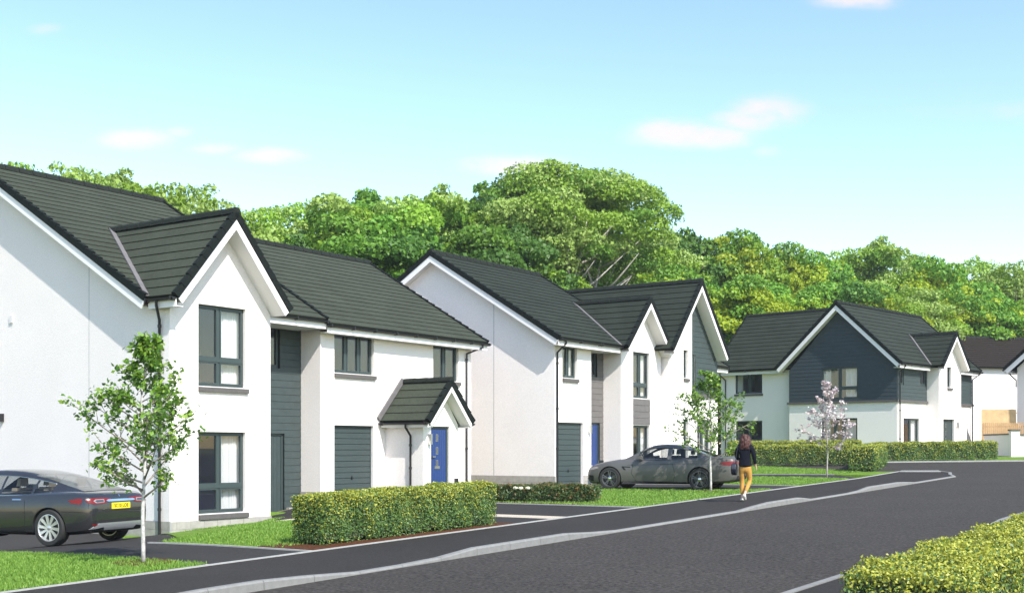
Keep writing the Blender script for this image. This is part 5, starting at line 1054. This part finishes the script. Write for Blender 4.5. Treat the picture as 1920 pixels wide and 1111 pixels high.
hit = c1.bvh.ray_cast(Vector((-2, .42, .70)), Vector((1, 0, 0)))[0]; text('MODEL S', .03, CHROME, c1.root, (hit.x - .006, .44, .70), (math.pi / 2, 0, -math.pi / 2 - .12), 'badge_lettering')
for sg in (1, -1):
    c1.line([(1.50, .30), (1.46, .55), (1.50, .96)], .008, 's', sign=sg); c1.line([(2.20, .28), (2.20, .6), (2.18, .95)], .008, 's', sign=sg); c1.line([(3.30, .30), (3.42, .6), (3.36, .92)], .008, 's', sign=sg); c1.line([(1.5, .30), (2.2, .285), (3.3, .30)], .008, 's', sign=sg); c1.line([(.14, .66), (.62, .655)], .006, 's', sign=sg)
    D('door_handle', [(1.58, .865), (1.58, .89), (1.80, .888), (1.80, .863)], 's', CHROME, .012, None, .06, sg); D('door_handle', [(2.40, .855), (2.40, .88), (2.62, .878), (2.62, .853)], 's', CHROME, .012, None, .06, sg)
    D('sill_trim', [(1.46, .235), (1.46, .275), (3.55, .265), (3.55, .225)], 's', ARCH, .008, None, .3, sg)
    mbx = MB(); mbx.prism([(3.02, sg * .90, .98), (3.20, sg * .90, .98), (3.22, sg * .90, 1.10), (3.04, sg * .90, 1.11)], [(3.06, sg * 1.10, 1.0), (3.18, sg * 1.10, 1.0), (3.19, sg * 1.10, 1.09), (3.07, sg * 1.10, 1.10)]); mbx.build('door_mirror', PAINT1, c1.root)
def trim_line(car, m, frac=0, rng=(0, 99), name='window_trim', r=.009, row=0):
    G = car.G
    for side in (0, 1):
        mbx = MB(); pts = [Vector(g[row if side == 0 else len(g) - 1 - row]) + Vector((0, .006 if side == 0 else -.006, .006)) for g in G if rng[0] < g[0][0] < rng[1]]; mbx.tube(pts, r, 5); mbx.build(name, m, car.root, smooth=True)
trim_line(c1, CHROME, rng=(.94, 3.3)); trim_line(c1, CHROME, rng=(.94, 3.25), row=2, r=.007)

# coupe on the middle drive
sp2 = dict(L=4.67, paint=PAINT2, rim=RIM2, axles=(1.05, 3.86), arch=.372, cab=(.95, 3.2), cab2=(.70, 3.42), rear_glass=1.52, screen=2.60, side_glass={'rear': (1.18, 1.96), 'front': (2.06, 2.98)}, spoke=(.012, .014), hub=CHROME,
 curves=dict(w=[(0, .70), (.03, .78), (.12, .85), (.4, .90), (1.0, .935), (2.0, .90), (3.0, .905), (3.8, .93), (4.3, .87), (4.55, .76), (4.67, .60)], zl=[(0, .42), (.03, .32), (.2, .25), (.6, .22), (1, .19), (3.9, .18), (4.5, .17), (4.67, .24)],
  zs=[(0, .80), (.02, .88), (.08, .95), (.3, .985), (.8, .975), (1.4, .945), (2.2, .90), (3.0, .885), (3.6, .86), (4.1, .80), (4.4, .73), (4.58, .65), (4.67, .56)], zt=[(0, .86), (.02, .95), (.06, 1.01), (.2, 1.02), (.6, 1.01), (1.5, .98), (3.0, .97), (3.4, .955), (3.9, .89), (4.3, .80), (4.55, .70), (4.67, .58)],
  zr=[(.70, 1.01), (1.0, 1.12), (1.4, 1.265), (1.8, 1.35), (2.15, 1.38), (2.5, 1.365), (2.8, 1.27), (3.1, 1.11), (3.42, .945)], wb=[(.70, .66), (1.1, .76), (1.7, .80), (2.6, .805), (3.42, .76)], wt=[(.70, .55), (1.2, .54), (2.0, .555), (2.6, .57), (3.0, .62), (3.42, .69)]))
fx, fy = 2.99, 37.5; ph = math.radians(23.6); hd2 = math.pi - ph
# nearest front wheel contact at (fx, fy); heading points left and away
s2 = 1.0
def local_to_world(hd_, lx, ly): return math.cos(hd_) * lx - math.sin(hd_) * ly, math.sin(hd_) * lx + math.cos(hd_) * ly
ax, ay = local_to_world(hd2, 3.86, .88)
c2 = Car('parked_car', 'satin grey coupe parked on the middle drive behind a young birch', fx - ax, fy - ay, gz(fx + 1, fy) + .01, hd2, sp2)
c2.wheels(.338, .24, .925, [2 * math.pi * k / 5 + d_ + .3 for k in range(5) for d_ in (-.15, .15)], True, 0); c2.seats((2.1, 1.45), SEATD, .90)
for sg in (1, -1):
    c2.line([(2.00, .30), (1.90, .5), (1.98, .90)], .010, 's'if sg else 's', sign=sg) if False else c2.line([(1.86, .26), (1.80, .5), (1.92, .90)], .010, 's', sign=sg)
    c2.line([(3.02, .26), (3.16, .5), (3.10, .88)], .010, 's', sign=sg); c2.line([(1.86, .26), (3.02, .26)], .008, 's', sign=sg); c2.line([(.34, .80), (1.4, .80), (2.6, .765), (3.3, .745)], .006, 's', sign=sg)
    c2.decal('door_handle', [(2.02, .795), (2.02, .825), (2.26, .82), (2.26, .79)], 's', PAINT2, .028, None, .06, sg)
    v_ = c2.decal('wing_vent', [(3.20, .70), (3.46, .715), (3.47, .69), (3.40, .60), (3.33, .60), (3.40, .685), (3.20, .672)], 's', ARCH, .004, None, .06, sg)
    c2.decal('side_skirt', [(1.46, .19), (1.46, .25), (3.44, .25), (3.44, .18)], 's', ARCH, .010, None, .3, sg)
    c2.decal('tail_lamp', [(.03, .80), (.05, .88), (.30, .865), (.44, .81), (.36, .765), (.10, .745)], 's', REDL, .008, None, .05, sg); c2.decal('tail_lamp', [(sg * .36, .80), (sg * .36, .87), (sg * .80, .88), (sg * .80, .75), (sg * .6, .76)], 'r', REDL, .010)
    c2.decal('head_lamp', [(4.22, .66), (4.30, .70), (4.56, .645), (4.58, .59), (4.42, .60)], 's', LENSW, .006, None, .05, sg); c2.decal('air_intake', [(4.40, .25), (4.40, .42), (4.60, .44), (4.62, .25)], 's', ARCH, .004, None, .05, sg)
    mbx = MB(); mbx.prism([(2.80, sg * .82, .90), (2.98, sg * .82, .90), (3.00, sg * .84, 1.02), (2.82, sg * .84, 1.04)], [(2.84, sg * 1.02, .93), (2.96, sg * 1.02, .93), (2.97, sg * 1.02, 1.02), (2.85, sg * 1.02, 1.03)]); mbx.build('door_mirror', PAINT2, c2.root)
c2.decal('rear_diffuser', [(-.62, .30), (.62, .30), (.56, .44), (-.56, .44)], 'r', ARCH, .02); c2.decal('grille', [(-.4, .30), (.4, .30), (.34, .56), (-.34, .56)], 'f', ARCH, .008)
mbx = MB(); mbx.box(2.74, 2.78, -.62, -.2, .96, 1.0); mbx.build('dash_top', CABIN, c2.root); trim_line(c2, BLACK, rng=(1.05, 3.1), r=.012); trim_line(c2, BLACK, rng=(1.05, 3.0), row=2, r=.010)
mbx = MB(); pts = [(3.0 + .19 * math.cos(a) * .25, .36 + .19 * math.sin(a), .93 + .19 * math.cos(a)) for a in np.linspace(0, 2 * math.pi, 17)]; mbx.tube(pts, .014, 6); mbx.build('steering_wheel', SEATD, c2.root)

# ------------------------------------------------------------------ person walking up the footpath
SKIN = mat('skin', (.52, .32, .24), .55); KNIT = mat('navy_knit', (.005, .006, .012), .95, spec=.2, noise=(60, .3), bump=(160, .004)); MUST = mat('mustard_cotton', (.46, .235, .045), .85, noise=(9, .12), bump=(25, .006)); SHOE = mat('off_white_canvas', (.72, .68, .62), .8); HAIR = mat('auburn_hair', (.060, .015, .010), .5, noise=(25, .5)); BAG = mat('navy_leather', (.012, .014, .026), .5)
def skin(name, chains, m, parent, sub=2, root_i=0):
    """one continuous surface grown round a skeleton: chains = lists of (key or point, radius)"""
    me = bpy.data.meshes.new(name); bm = bmesh.new(); lay = bm.verts.layers.skin.verify(); idx = {}
    def vert(p, r):
        k = tuple(round(c, 4) for c in p)
        if k not in idx:
            v = bm.verts.new(p); rr = r if isinstance(r, tuple) else (r, r); v[lay].radius = rr; v[lay].use_root = len(idx) == root_i; idx[k] = v
        return idx[k]
    for ch in chains:
        vv_ = [vert(p, r) for p, r in ch]
        for a, b in zip(vv_, vv_[1:]):
            if bm.edges.get((a, b)) is None: bm.edges.new((a, b))
    bm.to_mesh(me); bm.free(); me.materials.append(m); o = bpy.data.objects.new(name, me); COL.objects.link(o); o.modifiers.new('skin', 'SKIN').use_smooth_shade = True; s_ = o.modifiers.new('sub', 'SUBSURF'); s_.levels = sub; s_.render_levels = sub
    dg = bpy.context.evaluated_depsgraph_get(); me2 = bpy.data.meshes.new_from_object(o.evaluated_get(dg)); o.modifiers.clear(); o.data = me2; me2.polygons.foreach_set('use_smooth', [True] * len(me2.polygons)); o.parent = parent; return o
pu, pv_ = 1.62, 12.29; px_, py_ = ST.wor(pu, pv_); pz = pathz(pu, pv_)
# local: x right of her, y the way she walks, z up
P_ = empty('person', (px_, py_, pz), math.radians(-20)); tagp(P_, 'person with long curly auburn hair, navy jumper and mustard trousers walking away, bag on shoulder', 'person')
pel, wst, chs, nk, hd_ = (0, 0, .93), (0, .0, 1.08), (0, .0, 1.28), (0, .0, 1.43), (.0, .03, 1.56)
hipL, kneL, ankL = (-.085, 0, .90), (-.075, .04, .50), (-.07, -.02, .09); hipR, kneR, ankR = (.085, 0, .90), (.105, .06, .50), (.03, -.22, .20)
shL, elL, wrL = (-.16, -.01, 1.37), (-.215, .00, 1.12), (-.17, .14, 1.02); shR, elR, wrR = (.16, -.01, 1.37), (.225, -.02, 1.11), (.255, .06, .88)
def hand(w_, d, side):
    w_ = Vector(w_); d = Vector(d).normalized(); sd_ = Vector((0, 1, 0)); palm = w_ + d * .06; ch = [[(tuple(w_), .022), (tuple(palm), (.030, .018))]]
    for i in range(4):
        o_ = (i - 1.5) * .017; ln = (.060, .070, .066, .052)[i]; a = palm + sd_ * o_ + d * .015; b = a + d * ln * .5 + Vector((-side * .006, 0, 0)); c = b + d * ln * .45 + Vector((-side * .02, 0, 0)); ch.append([(tuple(palm), (.030, .018)), (tuple(a), .0095), (tuple(b), .009), (tuple(c), .008)])
    t0 = w_ + d * .03 + sd_ * .022; ch.append([(tuple(palm), (.030, .018)), (tuple(t0), .011), (tuple(t0 + d * .035 + sd_ * .015), .009), (tuple(t0 + d * .06 + sd_ * .012), .008)]); return ch
footL = [(ankL, .036), ((-.07, -.05, .06), .036), ((-.07, .07, .045), .034), ((-.07, .15, .035), .026)]; footR = [(ankR, .036), ((.02, -.27, .15), .034), ((.02, -.19, .075), .034), ((.02, -.13, .04), .026)]
skin('body', [[(pel, (.10, .08)), (wst, (.09, .07)), (chs, (.10, .075)), (nk, .05), ((0, .02, 1.49), .05), (hd_, (.075, .09)), ((0, .02, 1.64), (.065, .075))],
  [(pel, (.10, .08)), (hipL, .060), (kneL, .05), (ankL, .036)] + footL[1:], [(pel, (.10, .08)), (hipR, .060), (kneR, .05), (ankR, .036)] + footR[1:], [(chs, (.10, .075)), (shL, .040), (elL, .036), (wrL, .022)], [(chs, (.10, .075)), (shR, .040), (elR, .036), (wrR, .022)]] + hand(wrL, (.1, .8, -.3), -1) + hand(wrR, (.15, .35, -1), 1), SKIN, P_)
skin('jumper', [[((0, -.005, .83), (.165, .125)), ((0, -.005, .90), (.175, .132)), ((0, 0, 1.0), (.165, .125)), ((0, -.005, 1.13), (.142, .108)), ((0, -.01, 1.28), (.15, .112)), ((0, -.005, 1.39), (.11, .085)), ((0, 0, 1.44), (.07, .065))], [((0, -.01, 1.28), (.15, .112)), ((-.15, -.01, 1.355), .088), ((-.20, -.005, 1.24), .074), (elL, .060), ((-.18, .11, 1.035), .040)], [((0, -.01, 1.28), (.15, .112)), ((.15, -.01, 1.355), .088), ((.20, -.01, 1.24), .074), (elR, .060), ((.25, .04, .92), .038)]], KNIT, P_)
skin('trousers', [[((0, 0, .96), (.135, .105)), ((0, -.005, .88), (.145, .115)), ((-.085, -.01, .78), (.088, .095)), ((-.08, .02, .62), .074), (kneL, .060), ((-.072, .0, .30), .055), ((-.07, -.015, .16), .048)], [((0, -.005, .88), (.145, .115)), ((.085, -.01, .78), (.088, .095)), ((.097, .03, .62), .074), (kneR, .060), ((.075, -.07, .37), .055), ((.04, -.19, .235), .047)]], MUST, P_)
skin('shoe', [[((-.07, -.055, .075), .042), ((-.07, -.05, .045), .044), ((-.07, .06, .042), .043), ((-.07, .16, .034), .032)]], SHOE, P_); skin('shoe', [[((.03, -.245, .185), .042), ((.022, -.27, .15), .044), ((.02, -.20, .085), .044), ((.02, -.12, .042), .034)]], SHOE, P_)
rng = np.random.default_rng(9); mbh = MB()
mbh2 = []
for i in range(210):          # curls: short wavy locks falling round the head and over the back
    a = rng.uniform(0, 2 * math.pi); top = rng.uniform(1.50, 1.665); rr = .098 * math.sqrt(max(.05, 1 - ((top - 1.57) / .11) ** 2)); back = math.sin(a) < .45
    if not back and top < 1.60: continue
    x0, y0 = rr * math.cos(a), .015 + rr * math.sin(a) * 1.05; ln = rng.uniform(.16, .36) if math.sin(a) < .3 else .08; pts = []
    for k in range(7):
        f_ = k / 6; ph_ = rng.uniform(0, .4) + k * 1.7; pts.append((x0 * (1 + .35 * min(f_ * 1.6, 1)) + .013 * math.sin(ph_ + i), y0 * (1 + .15 * f_) - .03 * f_ + .013 * math.cos(ph_ + i), max(top - ln * f_, 1.30) ))
    mbh.tube(pts, [.016, .019, .019, .018, .017, .014, .006], 5)
mbh.build('hair', HAIR, P_, smooth=True); skin('hair_cap', [[((0, .005, 1.50), .085), ((0, .0, 1.58), .103), ((0, .01, 1.64), .085)]], HAIR, P_)
bg_ = empty('shoulder_bag', (px_, py_, pz), math.radians(-20)); tagp(bg_, 'navy shoulder bag hanging at the hip of the walking person', 'bag')
mbx = MB(); n = 14; ring0 = [(.155 * math.cos(2 * math.pi * k / n) ** 1 * (1 if math.sin(2 * math.pi * k / n) > 0 else .9), .155 * math.sin(2 * math.pi * k / n)) for k in range(n)]
mbx.prism([(-.33, -.04 + a, .80 + b) for a, b in ring0], [(-.20, -.02 + a, .80 + b) for a, b in ring0]); bo = mbx.build('pouch', BAG, bg_); md = bo.modifiers.new('bev', 'BEVEL'); md.width = .025; md.segments = 3
mbx = MB(); mbx.tube([(-.23, -.10, .90), (-.205, -.09, 1.15), (-.17, -.09, 1.35), (-.14, -.02, 1.445), (-.15, .08, 1.36), (-.2, .10, 1.15), (-.23, .07, .90)], .010, 6); mbx.build('strap', BAG, bg_); mbx = MB(); mbx.box(-.345, -.33, -.08, .0, .86, .88); mbx.build('buckle', STEEL, bg_)

# ------------------------------------------------------------------ small things: bollard, garden wall, fences
bxx, byy = ST.wor(9.75 + 2.02, 1.63 + .75)
p0 = F2.wor(1.93, .65); o = empty('bollard', (p0[0], p0[1], gz(*p0)))
tagp(o, 'short black post with square head beside the middle garage door', 'bollard'); mbx = MB(); mbx.tube([(0, 0, -.1), (0, 0, .62)], .05, 10); mbx.build('post', BLACK, o); mbx = MB(); mbx.box(-.09, .09, -.09, .09, .58, .86); mbx.build('head', BLACK, o)
TIMB = mat('fence_timber', (.42, .26, .13), .85, noise=[(3, .18, 5), (20, .12)]); TIMB2 = mat('fence_timber_pale', (.60, .42, .22), .85, noise=[(3, .15, 5)])
def gwall(name, label, p, q, z0, z1, th, cap=True, m=RENDER_FAR, cat='wall'):
    p, q = Vector((*p, 0)), Vector((*q, 0)); d = (q - p).normalized(); sd_ = Vector((-d.y, d.x, 0)); o = empty(name, (p.x, p.y, z0)); tagp(o, label, cat, 'white garden walls'); mbx = MB(); mbx.beam(Vector(), q - p, sd_, (0, 0, 1), 0, th, -.3, z1 - z0); mbx.build('wall', m, o)
    if cap: mbx = MB(); mbx.beam(d * -.04, (q - p) + d * .04, sd_, (0, 0, 1), -.05, th + .05, z1 - z0 + .002, z1 - z0 + .07); mbx.build('coping', SILL, o)
    return o
gwall('garden_wall', 'white garden wall running back from the pier beside the detached house', (26.0, 67.6), (25.8, 63.4), .75, 2.12, .22)
gwall('wall_pier', 'white wall pier with flat grey cap at the garden wall corner', (25.72, 63.2), (26.14, 63.16), .75, 2.32, .42, cat='pier')
gwall('garden_wall', 'white garden wall cut by the right picture edge', (26.15, 63.22), (34, 62.4), .75, 2.08, .22)
def fence(name, label, p, q, z0, hgt, pale, gap, m, top=0, rails=True):
    p, q = Vector((*p, 0)), Vector((*q, 0)); Ln = (q - p).length; d = (q - p).normalized(); sd_ = Vector((-d.y, d.x, 0)); o = empty(name, (p.x, p.y, z0)); tagp(o, label, 'fence', 'timber garden fences'); n = int(Ln / (pale + gap)); vsd = None
    for i in range(n):
        a = d * (i * (pale + gap)); hh = hgt + random.uniform(-.012, .012) ; mbx = MB(); mbx.beam(a, a + d * pale, sd_, (0, 0, 1), 0, .02, 0, hh); mbx.build('pale', m, o)
    for zz in (.25, hgt - .25): mbx = MB(); mbx.beam(Vector(), d * Ln, sd_, (0, 0, 1), .022, .06, zz, zz + .07); mbx.build('rail', m, o)
    for i in range(int(Ln / 1.8) + 1): a = d * min(i * 1.8, Ln - .09); mbx = MB(); mbx.beam(a, a + d * .09, sd_, (0, 0, 1), .024, .11, -.4, hgt - .05); mbx.build('post', m, o)
fence('board_fence', 'pale close boarded timber fence behind the picket fence', (27.0, 70.5), (28.9, 70.2), 1.9, 1.75, .10, .004, TIMB2)
fence('picket_fence', 'brown timber picket fence above the garden wall', (26.5, 69.0), (32.5, 68.4), .8, 2.05, .075, .035, TIMB)

# ------------------------------------------------------------------ thin summer haze over the whole place
hz = bpy.data.materials.new('haze_air'); hz.use_nodes = True; nt = hz.node_tree; nt.nodes.clear(); pvn = nt.nodes.new('ShaderNodeVolumePrincipled'); mo = nt.nodes.new('ShaderNodeOutputMaterial'); nt.links.new(pvn.outputs[0], mo.inputs['Volume'])
pvn.inputs['Color'].default_value = (.93, .97, 1, 1); pvn.inputs['Density'].default_value = .00035; pvn.inputs['Anisotropy'].default_value = .2
mbx = MB(); mbx.box(-130, 130, -40, 170, -4.5, 24); hb = mbx.build('haze', hz); tagp(hb, 'thin pale summer haze softening the far woodland', 'haze', None, 'stuff')
